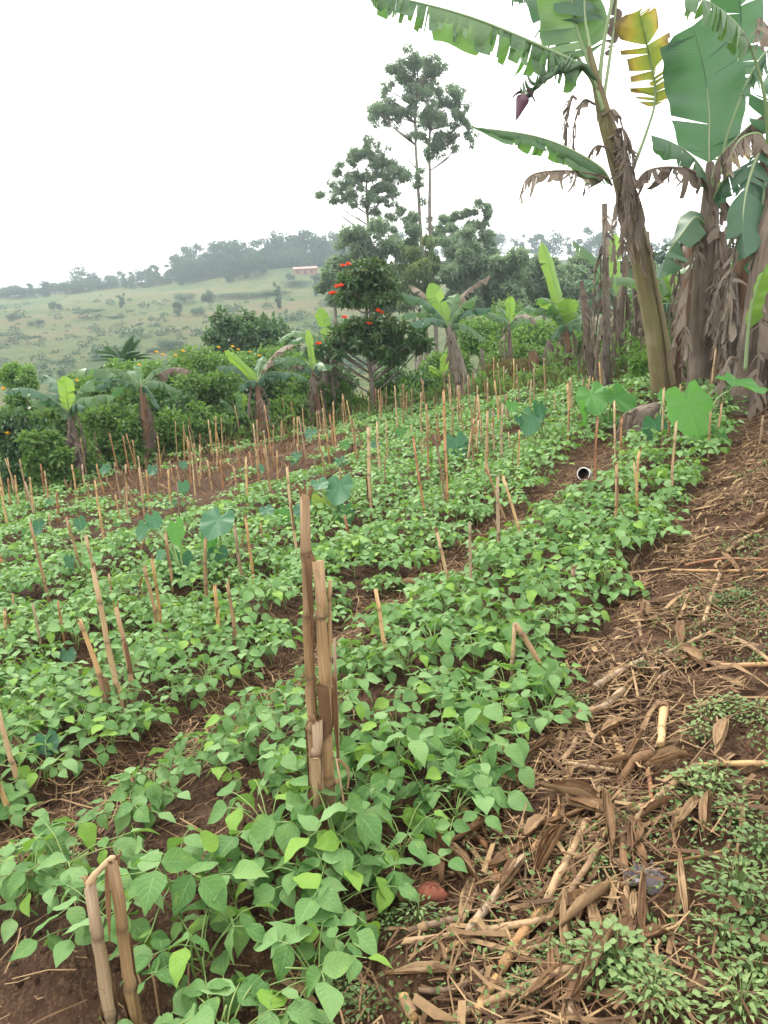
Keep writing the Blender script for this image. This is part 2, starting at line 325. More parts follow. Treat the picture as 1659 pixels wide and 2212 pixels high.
def tag(o, label, cat, group=None, kind=None):
    o['label'] = label; o['category'] = cat
    if group: o['group'] = group
    if kind: o['kind'] = kind
    return o
def thing(name, label, cat, loc=(0, 0, 0), group=None):
    o = obj(name, None, None, loc); o.empty_display_size = 0.1
    return tag(o, label, cat, group)
def structure(o): o['kind'] = 'structure'; return o
def spline(P, n):
    P = [np.asarray(p, float) for p in P]
    if len(P) == 2: return np.array([P[0] + (P[1] - P[0]) * k / (n - 1) for k in range(n)])
    Q = [2 * P[0] - P[1]] + P + [2 * P[-1] - P[-2]]; out = []
    for k in range(n):
        u = k / (n - 1) * (len(P) - 1); i = min(int(u), len(P) - 2); t = u - i; a, b, c, d = Q[i:i + 4]
        out.append(0.5 * (2 * b + (c - a) * t + (2 * a - 5 * b + 4 * c - d) * t * t + (3 * b - a - 3 * c + d) * t ** 3))
    return np.array(out)
def unit(v): v = np.asarray(v, float); return v / (np.linalg.norm(v) + 1e-9)
def frames(P):
    T = np.gradient(P, axis=0); T /= np.linalg.norm(T, axis=1)[:, None] + 1e-9
    ref = np.array([0, 0, 1.0]) if abs(T[0][2]) < 0.8 else np.array([0, 1.0, 0])
    A = np.zeros_like(P); B = np.zeros_like(P); a = unit(np.cross(ref, T[0]))
    for i in range(len(P)):
        a = unit(a - T[i] * (a @ T[i])); A[i] = a; B[i] = np.cross(T[i], a)
    return T, A, B
def tube(mb, P, rad, sides=8, cap=True, rnd=0.0, aux=None, wob=0.0, slant=0.0, rng=random):
    P = np.asarray(P, float); n = len(P); rad = np.broadcast_to(rad, (n,))
    T, A, B = frames(P); ang = np.linspace(0, 2 * math.pi, sides, endpoint=False)
    ln = np.concatenate([[0], np.cumsum(np.linalg.norm(np.diff(P, axis=0), axis=1))])
    w = 1 + (wob * (np.array([[rng.random() - 0.5 for _ in range(sides)] for _ in range(n)])) if wob else 0)
    V = P[:, None] + (A[:, None] * np.cos(ang)[None, :, None] + B[:, None] * np.sin(ang)[None, :, None]) * (rad[:, None] * w)[..., None] if wob else \
        P[:, None] + (A[:, None] * np.cos(ang)[None, :, None] + B[:, None] * np.sin(ang)[None, :, None]) * rad[:, None, None]
    if slant: V[-1] += T[-1][None] * ((np.cos(ang + 1) + np.array([rng.uniform(-.7, .9) for _ in ang])) * slant * rad[-1])[:, None]
    V = V.reshape(-1, 3); q = []
    for i in range(n - 1):
        for k in range(sides):
            k2 = (k + 1) % sides; q.append((i * sides + k, i * sides + k2, (i + 1) * sides + k2, (i + 1) * sides + k))
    uv = np.stack([np.tile(ang / (2 * math.pi), n), np.repeat(ln, sides)], 1)
    ax = np.zeros(n * sides) if aux is None else np.repeat(aux, sides)
    tr = []
    if cap:
        V = np.concatenate([V, [V[:sides].mean(0)], [V[-sides:].mean(0)]]); c0, c1 = n * sides, n * sides + 1
        for k in range(sides):
            k2 = (k + 1) % sides; tr.append((c0, k2, k)); tr.append((c1, (n - 1) * sides + k, (n - 1) * sides + k2))
        uv = np.concatenate([uv, [[0.5, 0], [0.5, ln[-1]]]]); ax = np.concatenate([ax, [0, 0]])
    mb.add(V, q, tr, rnd, ax, uv)
def leaf_cloud(P, D, N, ln, wd, rng, fold=0.25):
    """many four-point leaves: P base, D axis, N normal hint"""
    n = len(P); D = D / (np.linalg.norm(D, axis=1)[:, None] + 1e-9)
    Sd = np.cross(D, N); Sd /= np.linalg.norm(Sd, axis=1)[:, None] + 1e-9
    Nn = np.cross(Sd, D); ln = np.broadcast_to(ln, (n,))[:, None]; wd = np.broadcast_to(wd, (n,))[:, None]
    mid = P + D * ln * 0.45
    V = np.stack([P, mid + Sd * wd / 2 + Nn * wd * fold, P + D * ln - Nn * ln * 0.12, mid - Sd * wd / 2 + Nn * wd * fold], 1).reshape(-1, 3)
    b = np.arange(n) * 4
    F = np.concatenate([np.stack([b, b + 1, b + 2], 1), np.stack([b, b + 2, b + 3], 1)])
    return V, F, np.repeat(rng.random(n), 4)
def foliage(clumps, leaves, ln, wd, rng, droop=0.3, shell=0.45, outward=0.6):
    """clumps: (centre, (rx, ry, rz)); leaves shared out by surface"""
    C = np.array([c for c, r in clumps], float); R = np.array([r for c, r in clumps], float)
    w = (R.prod(1)) ** (2 / 3); k = rng.choice(len(C), leaves, p=w / w.sum())
    d = rng.normal(size=(leaves, 3)); d /= np.linalg.norm(d, axis=1)[:, None]
    rad = shell + (1 - shell) * rng.random(leaves) ** 0.6
    rad = rad * (1 + 0.16 * rng.normal(size=leaves))
    P = C[k] + d * R[k] * rad[:, None]
    D = d * outward + rng.normal(size=(leaves, 3)) * 0.55; D[:, 2] -= droop
    N = d * 0.9 + rng.normal(size=(leaves, 3)) * 0.5; N[:, 2] += 0.5
    sc = 0.7 + 0.6 * rng.random(leaves)
    return leaf_cloud(P, D, N, ln * sc, wd * sc, rng)
def cloud_obj(name, data, mat, parent=None):
    V, F, r = data
    return obj(name, mesh_np(name, V, F, mat, r, smooth=False), parent)

# ------------------------------------------------------------------ the ground
nx, ny = 460, 560
gx = 1.1 * np.sinh(np.linspace(-7.0, 7.0, nx)); gy = 2.6 + 1.0 * np.sinh(np.linspace(-3.9, 7.4, ny))
XX, YY = np.meshgrid(gx, gy, indexing='ij'); ZZ = height(XX, YY)
VV = np.stack([XX, YY, ZZ], -1).reshape(-1, 3)
ii, jj = np.meshgrid(np.arange(nx - 1), np.arange(ny - 1), indexing='ij'); b = (ii * ny + jj).ravel()
FF = np.stack([b, b + ny, b + ny + 1, b + 1], 1)
fc = VV[FF].mean(1); fs = row_s(fc[:, 0], fc[:, 1])
beyond = fc[:, 1] > edge_y(fc[:, 0]) + 0.4; beyond |= np.abs(fc[:, 0]) > 25
onpath = (~beyond) & (fs > PATH_S)
for nm, msk, mt in (('hillside', beyond, 'hill'), ('path', onpath, 'path'), ('field', ~beyond & ~onpath, 'soil')):
    f = FF[msk]; used, inv = np.unique(f, return_inverse=True)
    structure(obj(nm, mesh_np(nm, VV[used], inv.reshape(f.shape), mt)))

# ------------------------------------------------------------------ far trees and the hill
def leaf_count(px_area, leaf_px): return int(px_area / leaf_px)
def hill_tree_mesh(kind, seed):
    r = np.random.default_rng(seed); cl = []; mb = MB()
    if kind == 'round':
        for _ in range(12): d = unit(r.normal(size=3)); cl.append((np.array([0, 0, 0.5]) + d * [0.3, 0.3, 0.32], (0.2, 0.2, 0.16)))
        th = 0.5
    elif kind == 'euc':
        for k in range(16):
            z = 0.12 + 0.8 * r.random(); sp = 0.42 * (1.1 - abs(z - 0.6) * 1.1)
            a = r.random() * 6.28; cl.append((np.array([math.cos(a) * sp * r.random(), math.sin(a) * sp * r.random(), z]), (0.12, 0.12, 0.075)))
        th = 0.8
    elif kind == 'flat':
        for k in range(12):
            a = r.random() * 6.28; q = 0.75 * r.random() ** 0.5; cl.append((np.array([math.cos(a) * q, math.sin(a) * q, 0.8 + 0.13 * r.normal() * 0.6]), (0.24, 0.24, 0.06)))
        th = 0.75
    else:
        for k in range(8): cl.append((np.array([r.normal() * 0.25, r.normal() * 0.25, 0.3 + 0.3 * r.random()]), (0.3, 0.3, 0.26)))
        th = 0.3
    data = foliage(cl, 1900, 0.06, 0.035, r, 0.2, 0.3)
    crown = mesh_np('crown', data[0], data[1], 'hill_leaf', data[2], smooth=False)
    tube(mb, spline([(0, 0, -0.1), (0.02, 0, th * 0.5), (0, 0, th)], 5), [0.022, 0.018, 0.015, 0.012, 0.008], 5)
    for k in range(4):
        c = cl[k][0]; tube(mb, spline([(0, 0, th * 0.55), c * [0.5, 0.5, 0.85], c], 4), [0.01, 0.008, 0.006, 0.003], 4)
    return crown, mb.mesh('trunk', 'bark')
HT = {k: [hill_tree_mesh(k, i * 7 + j) for j in range(3)] for i, k in enumerate(('round', 'euc', 'flat', 'bush'))}
HNAME = {'round': ('round_tree', 'tree'), 'euc': ('eucalyptus_tree', 'tree'), 'flat': ('acacia_tree', 'tree'), 'bush': ('hill_bush', 'bush')}
def hill_tree(kind, p, h, w, label, group):
    nm, cat = HNAME[kind]; t = thing(nm, label, cat, p, group); t.rotation_euler.z = random.random() * 6.28
    t.scale = (w, w, h); c, tr = random.choice(HT[kind]); obj('crown', c, t); obj('trunk', tr, t)
    return t
rr = random.Random(3)
def ridge_y(x): return 338 + 6 * math.sin(x * 0.05)
ORD = ['first', 'second', 'third', 'fourth', 'fifth', 'sixth', 'seventh', 'eighth', 'ninth', 'tenth', 'eleventh', 'twelfth', 'thirteenth', 'fourteenth', 'fifteenth', 'sixteenth', 'seventeenth', 'eighteenth', 'nineteenth']
TENS = ['', '', 'twenty', 'thirty', 'forty', 'fifty', 'sixty', 'seventy']
def ordinal(n):
    if n <= 19: return ORD[n - 1]
    return (TENS[n // 10][:-1] + 'ieth') if n % 10 == 0 else TENS[n // 10] + '-' + ORD[n % 10 - 1]
px = -30; tally = {}
while px < 1480:
    if px < 300: hp, kinds = rr.uniform(18, 36), ['bush', 'euc', 'round', 'round', 'euc']
    elif px < 385: hp, kinds = rr.uniform(28, 46), ['euc', 'round']
    elif px < 760: hp, kinds = rr.uniform(50, 86), ['euc', 'euc', 'euc', 'round']
    else: hp, kinds = rr.uniform(45, 80), ['euc', 'round']
    for row in range(1 if px < 385 or px > 760 or 605 < px < 710 else 2):
        d = rr.uniform(322, 340) - row * rr.uniform(15, 45); q = at(px + rr.uniform(-6, 6), 700, d); p = Vector((q.x, d, hz(q.x, d) - 0.6))
        k = rr.choice(kinds); h = hp * rr.uniform(0.8, 1.1) * (0.75 if row else 1) * d / FPX; w = h * (0.85 if k == 'euc' else 1.0 if k == 'round' else 1.5)
        zone = 'low left end of the hill skyline' if px < 300 else 'skyline left of the hilltop grove' if px < 385 else ('skyline row of the hilltop grove' if not row else 'front row of the hilltop grove') if px < 760 else 'skyline behind the banana plants'
        tally[zone] = tally.get(zone, 0) + 1
        hill_tree(k, p, h, w, '%s small dark tree from the left in the %s' % (ordinal(tally[zone]), zone), 'trees of the ' + zone)
    px += rr.uniform(10, 16) if px < 385 else rr.uniform(13, 19) if px < 760 else rr.uniform(26, 44)
for k in range(44):
    px = -12 + k * 17.5 + rr.uniform(-4, 4); d = rr.uniform(308, 330); q = at(px, 700, d); h = rr.uniform(3.0, 6.5) * (1.5 if px > 385 else 1.0)
    hill_tree(rr.choice(['bush', 'bush', 'round']), Vector((q.x, d, hz(q.x, d) - 0.5)), h, h * rr.uniform(1.0, 1.6), '%s low bush from the left in the thicket lining the hill skyline' % ordinal(k + 1), 'low bushes lining the hill skyline')
q = at(187, 650, 335); hill_tree('round', Vector((q.x, 335, hz(q.x, 335) - 0.5)), 11.5, 13, 'big round dark tree standing alone on the hill skyline', 'hilltop landmark trees')
for px, py, hp, wp, k, lab in [(190, 690, 22, 70, 'flat', 'wide flat-topped acacia on the left hillside'), (384, 682, 32, 24, 'round', 'small dark upright tree halfway up the hillside'),
    (425, 681, 18, 24, 'bush', 'low dark bush right of the small upright tree on the hillside'), (503, 678, 16, 20, 'bush', 'little bush in the middle of the pale hillside'),
    (604, 668, 56, 26, 'euc', 'tall thin tree on the hillside below the brick house'), (575, 655, 22, 66, 'flat', 'flat-topped acacia beside the tall thin hillside tree'),
    (262, 665, 30, 24, 'euc', 'lone feathery tree high on the left slope'), (300, 703, 10, 12, 'bush', 'tiny bush in the middle of the slope'),
    (685, 640, 44, 30, 'euc', 'dark tree on the slope just right of the brick house'), (265, 700, 18, 60, 'flat', 'pale flat-topped acacia in the middle of the slope'),
    (20, 738, 20, 60, 'flat', 'flat-topped acacia at the left border of the hillside'), (60, 745, 20, 60, 'flat', 'second flat-topped acacia from the left border of the hillside'),
    (135, 815, 24, 24, 'bush', 'dark bush low on the slope behind the hedge'), (340, 705, 10, 14, 'bush', 'very small shrub on the bare slope'),
    (450, 660, 34, 36, 'round', 'dark tree at the foot of the hilltop grove'), (400, 655, 26, 34, 'bush', 'spreading bush at the left foot of the hilltop grove'),
    (560, 640, 12, 120, 'bush', 'long low thicket below the hilltop grove'), (640, 618, 14, 60, 'bush', 'low thicket in front of the brick house'), (690, 612, 22, 40, 'round', 'leafy tree at the right corner of the brick house'), (628, 608, 20, 26, 'round', 'small tree at the left corner of the brick house'),
    (80, 700, 14, 26, 'bush', 'low bush high on the far left slope'), (25, 690, 16, 30, 'bush', 'dark bush at the left border near the skyline'),
    (120, 672, 22, 30, 'round', 'rounded bush just under the left skyline'), (330, 760, 10, 20, 'bush', 'small bush above the palm'),
    (375, 752, 28, 60, 'bush', 'olive green bush right of the palm crown')]:
    g = on_ground(px, py); d = g.y; hill_tree(k, g - Vector((0, 0, 0.1)), hp * d / FPX, wp * d / FPX * (0.62 if k == 'flat' else 1.0), lab, None) 
# scattered scrub, one mass
mbV, mbF, mbR, off = [], [], [], 0
for _ in range(480):
    px, py = rr.uniform(-60, 800), rr.uniform(640, 850); g = on_ground(px, py)
    if g.y < 80 or g.y > 330: continue
    s = rr.uniform(0.35, 1.15) * (1.7 if rr.random() < .15 else 1)
    V, F, r = foliage([((g.x, g.y, g.z + s * 0.3), (s, s, s * 0.5))], 60, 0.4 * s, 0.25 * s, RNG)
    mbV.append(V); mbF.append(F + off); mbR.append(r); off += len(V)
tag(obj('hillside_scrub', mesh_np('hillside_scrub', np.concatenate(mbV), np.concatenate(mbF), 'hill_leaf', np.concatenate(mbR), smooth=False)),
    'sparse low scrub dotted over the pale hillside', 'scrub', kind='stuff')
for k in range(9):
    px = 600 + k * 16; d = rr.uniform(318, 338); q = at(px, 700, d)
    hill_tree('euc', Vector((q.x, d, hz(q.x, d) - .6)), rr.uniform(11, 16), rr.uniform(9, 13), '%s tall tree from the left in the row behind the brick house' % ordinal(k + 1), 'tall trees behind the brick house')
# the brick house on the hill
hp_ = at(661, 600, 285); hb = Vector((hp_.x, 285, hz(hp_.x, 285) - 0.7))
house = thing('brick_house', 'small red brick house with tin roof below the hilltop grove', 'house', hb)
def box_mesh(name, x0, x1, y0, y1, z0, z1, mat):
    V = [(x, y, z) for x in (x0, x1) for y in (y0, y1) for z in (z0, z1)]
    F = [(0, 1, 3, 2), (4, 6, 7, 5), (0, 4, 5, 1), (2, 3, 7, 6), (0, 2, 6, 4), (1, 5, 7, 3)]
    return mesh_np(name, V, F, mat, smooth=False)
obj('wall', box_mesh('wall', -4.6, 4.6, -2.5, 2.5, -1, 2.7, 'brick'), house)
house.scale = (0.85, 0.85, 0.8)
rv = [(-5, -3, 2.6), (5, -3, 2.6), (5, 3, 2.6), (-5, 3, 2.6), (-5, 0, 3.7), (5, 0, 3.7)]
obj('roof', mesh_np('roof', rv, [np.array([(0, 1, 5, 4), (2, 3, 4, 5), (0, 3, 2, 1)]), np.array([(0, 4, 3), (1, 2, 5)])], 'tin', smooth=False), house)
obj('door', box_mesh('door', -0.5, 0.5, -2.56, -2.44, -0.4, 1.8, 'dark_open'), house)
for x in (-3, 2.7): obj('window', box_mesh('window', x - 0.5, x + 0.5, -2.56, -2.44, 0.8, 1.9, 'dark_open'), house)

# ------------------------------------------------------------------ tall eucalyptus group (positions read in picture units, built at their distance)
def z2(x, y): return 656.7 + x * 0.3125, 86.4 + y * 0.3125
def z3(x, y): return 657 + x * 0.375, 484 + y * 0.375
def z1(x, y): return x * 0.5, 484 + y * 0.5
def big_tree(name, label, cat, conv, sc, clumps, trunk, dist, leaves, ln, wd, mat, droop=0.35, trad=0.16, depth=1.0, split=True, shell=0.4, group=None, flat=0.8, seed=1):
    r = np.random.default_rng(seed); px_m = dist / FPX
    tp = [np.array(at(*conv(x, y), dist)) for x, y in trunk]
    g = np.array([tp[0][0], dist, hz(tp[0][0], dist) - 0.1])
    if tp[0][2] > g[2]: tp = [g] + tp
    else: tp[0][2] = g[2]
    t = thing(name, label, cat, Vector(g), group)
    cl = []
    for x, y, rad in clumps:
        c = np.array(at(*conv(x, y), dist)); R = rad * sc * px_m
        c = c + np.array([0, r.normal() * R * depth, 0])
        if split:
            for _ in range(8):
                dd = r.normal(size=3) * [0.5, 0.7, 0.45]; q = R * r.uniform(0.26, 0.5)
                cl.append((c + dd * R - g, (q, q, q * flat)))
        else: cl.append((c - g, (R, R, R * flat)))
    cloud_obj('crown', foliage(cl, leaves, ln, wd, r, droop, shell), mat, t)
    mb = MB(); tp = [p - g for p in tp]; P = spline(tp, 14)
    tube(mb, P, np.linspace(trad, trad * 0.35, 14), 8, wob=0.12)
    top = P[-1]
    for i in r.permutation(len(cl))[:max(10, len(cl) // 3)]:
        c = cl[i][0]; k = int(np.argmin(np.abs(P[:, 2] - (c[2] - abs(c[0] - top[0]) * 0.8)))); k = max(3, k); s0 = P[k]
        tube(mb, spline([s0, (s0 * 0.45 + c * 0.55) + [0, 0, -0.04 * abs(c[0] - s0[0])], c], 5), np.linspace(trad * 0.22, 0.012, 5), 5)
    mb.build('trunk', 'bark', t)
    return t, cl
S2 = 0.3125
big_tree('eucalyptus_tree', 'tallest slender eucalyptus with bare leaning trunk and domed crown', 'tree', z2, S2,
    [(860, 130, 60), (930, 190, 60), (760, 180, 70), (650, 220, 65), (840, 230, 80), (720, 270, 70), (600, 310, 45), (570, 390, 60), (530, 450, 50), (480, 540, 50), (560, 520, 60), (630, 440, 55), (640, 540, 45), (740, 390, 60), (850, 320, 60), (760, 480, 50), (700, 500, 35), (760, 650, 36), (780, 930, 32), (790, 990, 36), (815, 1110, 24)],
    [(835, 1800), (825, 1550), (805, 1300), (785, 950), (768, 600), (790, 300)], 60, 15000, 0.24, 0.075, 'euc', 0.5, 0.2, seed=2)
big_tree('eucalyptus_tree', 'tall eucalyptus with straight bare trunk, right beside the tallest one', 'tree', z2, S2,
    [(1020, 300, 50), (1050, 370, 50), (1090, 450, 50), (1000, 420, 60), (940, 360, 40), (890, 500, 85), (950, 560, 65), (850, 560, 65), (1050, 550, 55), (1110, 540, 50), (1130, 630, 42), (1000, 640, 55), (900, 680, 60), (830, 660, 42), (950, 750, 45), (1040, 750, 32), (860, 790, 38), (1140, 690, 28), (870, 1230, 24)],
    [(905, 1800), (880, 1500), (868, 1200), (870, 950), (868, 650), (940, 420)], 62, 13000, 0.24, 0.075, 'euc', 0.5, 0.2, seed=3)
big_tree('eucalyptus_tree', 'shorter broad-crowned eucalyptus left of the two tall ones', 'tree', z2, S2,
    [(430, 790, 65), (340, 800, 50), (510, 800, 55), (560, 860, 50), (640, 880, 60), (690, 940, 45), (220, 880, 42), (400, 940, 62), (500, 980, 75), (600, 980, 65), (300, 980, 55), (240, 1010, 50), (340, 1060, 65), (450, 1080, 65), (560, 1090, 65), (210, 1110, 42), (110, 1070, 30), (640, 1170, 48), (500, 1180, 38), (600, 1210, 38)],
    [(455, 1700), (450, 1400), (435, 1150), (430, 900)], 58, 16000, 0.24, 0.075, 'euc', 0.5, 0.18, seed=4)
big_tree('eucalyptus_tree', 'dense dark eucalyptus under the shorter broad crown', 'tree', z2, S2,
    [(350, 1330, 85), (290, 1390, 60), (500, 1270, 60), (450, 1450, 100), (600, 1340, 60), (330, 1500, 85), (540, 1420, 95), (640, 1460, 80), (420, 1600, 120), (560, 1600, 120), (300, 1640, 90), (420, 1760, 120), (600, 1760, 110)],
    [(460, 1850), (450, 1500), (440, 1300)], 52, 17000, 0.27, 0.09, 'euc', 0.3, 0.16, seed=5)
big_tree('young_eucalyptus', 'narrow spire-shaped young eucalyptus left of the bare trunks', 'tree', z2, S2,
    [(740, 1225, 30), (745, 1280, 36), (750, 1340, 38), (750, 1400, 40), (755, 1480, 50)], [(760, 1800), (750, 1450), (742, 1210)], 54, 3000, 0.32, 0.12, 'euc', 0.3, 0.09, seed=6)
big_tree('young_eucalyptus', 'pale yellowish green bushy tree around the bare eucalyptus trunks', 'tree', z2, S2,
    [(870, 1400, 46), (720, 1480, 60), (760, 1570, 80), (800, 1620, 100), (905, 1500, 45), (890, 1580, 60), (820, 1740, 100), (700, 1700, 80)], [(800, 1850), (800, 1600), (850, 1420)], 50, 12000, 0.26, 0.09, 'euc_pale', 0.3, 0.1, seed=7)
big_tree('eucalyptus_tree', 'bushy cone-shaped green tree right of the bare trunks', 'tree', z2, S2,
    [(1100, 1350, 50), (1080, 1430, 80), (1150, 1440, 65), (1060, 1550, 110), (1180, 1540, 80), (1000, 1610, 90), (1120, 1650, 110), (1220, 1640, 80), (1060, 1780, 120), (1200, 1780, 110)], [(1110, 1850), (1100, 1500), (1095, 1340)], 50, 17000, 0.27, 0.09, 'euc', 0.3, 0.14, seed=8)
big_tree('umbrella_tree', 'flat-layered airy tree behind the cone-shaped tree', 'tree', z2, S2,
    [(1190, 1175, 40), (1130, 1195, 35), (1260, 1195, 35), (1040, 1225, 42), (960, 1240, 36), (930, 1310, 48), (1000, 1320, 48), (1150, 1290, 38), (1210, 1275, 36), (1255, 1245, 28), (1300, 1330, 28), (1230, 1360, 45), (930, 1390, 45), (1270, 1430, 45), (1290, 1500, 50)],
    [(1130, 1850), (1120, 1500), (1130, 1250)], 66, 8000, 0.28, 0.10, 'euc', 0.1, 0.14, flat=0.4, seed=9)
for j, (lab, cl, tr) in enumerate([
    ('rounded mid-green tree between the cone-shaped tree and the banana plants', [(1400, 1520, 70), (1480, 1505, 40), (1430, 1600, 95), (1340, 1540, 50), (1360, 1680, 110), (1500, 1640, 80), (1440, 1780, 110)], [(1420, 1850), (1420, 1560)]),
    ('dark tree right of the rounded tree, behind the tall torn banana leaf', [(1600, 1560, 60), (1660, 1540, 70), (1720, 1590, 70), (1620, 1660, 90), (1740, 1690, 100), (1680, 1790, 120)], [(1660, 1850), (1660, 1580)]),
    ('dark bushy tree left of the tulip tree top, below the hilltop grove', [(190, 1620, 40), (230, 1560, 50), (200, 1700, 60), (240, 1760, 60)], [(215, 1850), (220, 1600)]),
    ('dark spreading tree glimpsed between the banana stems', [(1850, 1600, 90), (1950, 1560, 90), (2080, 1600, 110), (1900, 1720, 120), (2100, 1740, 130)], [(1980, 1850), (1980, 1600)]),
    ('dark tree at the far end behind the banana grove', [(2350, 1560, 110), (2550, 1540, 120), (2750, 1560, 130), (2950, 1550, 130), (2450, 1720, 150), (2700, 1740, 150), (2950, 1740, 150), (3200, 1600, 150)], [(2650, 1850), (2650, 1560)])]):
    big_tree('broadleaf_tree', lab, 'tree', z2, S2, cl, tr, 48 + j, 7000, 0.34, 0.16, 'euc' if j in (0, 1, 2, 3) else 'hill_leaf', 0.3, 0.14, seed=20 + j)

# tulip tree with red flowers
tul, _ = big_tree('tulip_tree', 'dark leafy tulip tree with orange red flowers behind the field', 'tree', z3, 0.375,
    [(370, 275, 42), (310, 300, 42), (430, 300, 42), (250, 350, 40), (320, 360, 45), (400, 350, 50), (470, 360, 38), (240, 420, 38), (320, 430, 42), (400, 430, 45), (470, 430, 35),
     (400, 590, 40), (300, 610, 40), (500, 610, 40), (230, 640, 42), (330, 650, 45), (430, 650, 45), (540, 650, 42), (620, 655, 42), (160, 680, 40), (260, 700, 45), (360, 710, 45), (470, 710, 45), (580, 710, 45), (670, 690, 38), (90, 715, 34), (40, 740, 22), (720, 680, 26), (200, 745, 35), (420, 760, 35), (540, 760, 35)],
    [(405, 1080), (388, 900), (372, 780), (360, 560), (362, 400)], 18.0, 6200, 0.17, 0.07, 'tulip_leaf', 0.4, 0.075, flat=0.42, seed=31)
fr = np.random.default_rng(4)
def flower_mesh(mat, R, n=9):
    mb = MB()
    for k in range(n):
        a = k / n * 6.28 + fr.random(); e = fr.uniform(0.1, 1.1); d = np.array([math.cos(a) * math.cos(e), math.sin(a) * math.cos(e), math.sin(e)])
        sd = unit(np.cross(d, [0, 0, 1])); nn = np.cross(sd, d)
        mb.add([[0, 0, 0], d * R * 0.55 + sd * R * 0.32 + nn * R * 0.12, d * R * 0.85 + sd * R * 0.2 - nn * 0.1 * R, d * R * 0.95 - sd * R * 0.2, d * R * 0.55 - sd * R * 0.32 + nn * R * 0.12], (), [(0, 1, 2), (0, 2, 3), (0, 3, 4)], fr.random())
    return mb.mesh('flower', mat, False)
RF = [flower_mesh('red_flower', 0.085, 12) for _ in range(3)]; YF = [flower_mesh('yellow_flower', 0.06, 10) for _ in range(2)]
for x, y in [(222, 246), (255, 238), (188, 366), (213, 360), (172, 402), (155, 408), (235, 541), (425, 505), (445, 516), (85, 693), (375, 580)]:
    p = at(*z3(x, y), 17.3) - tul.location; obj('flower', random.choice(RF), tul, p)
# its olive new shoots
cloud_obj('new_shoots', foliage([(np.array(at(*z3(x, y), 17.8)) - np.array(tul.location), (0.32, 0.3, 0.14)) for x, y in [(330, 262), (420, 262), (260, 320), (470, 330), (390, 245), (490, 430), (540, 590), (320, 580), (240, 620), (430, 570)]], 1300, 0.16, 0.07, fr, 0.0), 'tulip_top', tul)

# dark round tree and palm behind the hedge
big_tree('mango_tree', 'dark dense rounded tree behind the hedge, left of the tulip tree', 'tree', z1, 0.5,
    [(1000, 450, 60), (1080, 430, 60), (1150, 430, 55), (1200, 470, 55), (960, 490, 50), (1060, 500, 80), (1160, 510, 70), (930, 520, 50), (1000, 560, 70), (1120, 570, 80), (1210, 540, 50), (1240, 510, 40), (930, 450, 30)],
    [(1080, 700), (1080, 560), (1080, 480)], 34, 7000, 0.26, 0.12, 'dark_leaf', 0.3, 0.14, seed=41)
pg = at(*z1(530, 650), 27); pb = Vector((pg.x, 27, hz(pg.x, 27)))
palm = thing('palm_tree', 'young feathery palm rising behind the hedge on the left', 'palm', pb)
crown0 = np.array(at(*z1(530, 610), 27)) - np.array(pb)
mb = MB(); tube(mb, spline([(0, 0, 0), crown0 * 0.5, crown0], 5), [0.22, 0.2, 0.2, 0.18, 0.12], 8, wob=0.2); mb.build('trunk', 'bark', palm)
pr = np.random.default_rng(8)
for k in range(20):
    a = k / 20 * 6.28 + pr.random() * 0.3; el = pr.uniform(0.25, 1.35); L = pr.uniform(1.0, 1.4)
    d0 = np.array([math.cos(a) * math.cos(el), math.sin(a) * math.cos(el), math.sin(el)]); P = [crown0]; d = d0.copy()
    for _ in range(9): d = unit(d + [0, 0, -0.12]); P.append(P[-1] + d * L / 9)
    P = np.array(P); mb = MB(); tube(mb, P, np.linspace(0.02, 0.004, 10), 4)
    T, A, B = frames(P); t_ = np.linspace(0.12, 1, 34); idx = t_ * 9
    pts = np.stack([np.interp(idx, range(10), P[:, i]) for i in range(3)], 1); tg = np.stack([np.interp(idx, range(10), T[:, i]) for i in range(3)], 1)
    sd = np.cross(tg, [0, 0, 1.0]); sd /= np.linalg.norm(sd, axis=1)[:, None] + 1e-6
    for sg in (-1, 1):
        D = tg * 0.7 + sd * sg + np.array([0, 0, -0.15]); V, F, r = leaf_cloud(pts, D, np.tile([0, 0, 1.0], (34, 1)), 0.34 * np.sin(t_ * 2.7 + 0.3).clip(0.2), 0.035, pr)
        mb.add(V, (), F, r)
    mb.build('frond', 'palm', palm, False)

# ------------------------------------------------------------------ hedge bushes at the field edge
BL = {}
def bush(label, px, ytop, wpx, dist, mat, ln=0.1, wd=0.06, leaves=2600, seed=0, flowers=(), name='hedge_bush', bottom=None, cat='bush', group=None):
    r = np.random.default_rng(seed); q = at(px, ytop, dist); z0 = hz(q.x, dist); hgt = max(0.4, q.z - z0); w = wpx / 2 * dist / FPX
    t = thing(name, label, cat, (q.x, dist, z0 - 0.02), group)
    cl = []
    nC = 24
    for k in range(nC):
        a = r.random() * 6.28; u = r.random() ** 0.6; zz = 0.12 + 0.78 * r.random(); sp = math.sqrt(max(0.1, 1 - (zz - 0.35) ** 2 * 1.7))
        q_ = w * r.uniform(0.22, 0.42)
        cl.append((np.array([math.cos(a) * u * w * 0.75 * sp, math.sin(a) * u * w * 0.6 * sp, zz * hgt]), (q_, q_, q_ * 0.75)))
    cloud_obj('foliage', foliage(cl, leaves, ln, wd, r, 0.25, 0.3), mat, t)
    mb = MB()
    for k in range(7):
        c = cl[k][0]; tube(mb, spline([(c[0] * 0.25, c[1] * 0.25, 0), c * [0.6, 0.6, 0.5], c], 5), np.linspace(0.025, 0.008, 5), 5)
    mb.build('stem', 'bark', t)
    for fx, fy in flowers:
        obj('flower', random.choice(YF), t, at(fx, fy, dist - w * 0.75) - t.location)
    return t
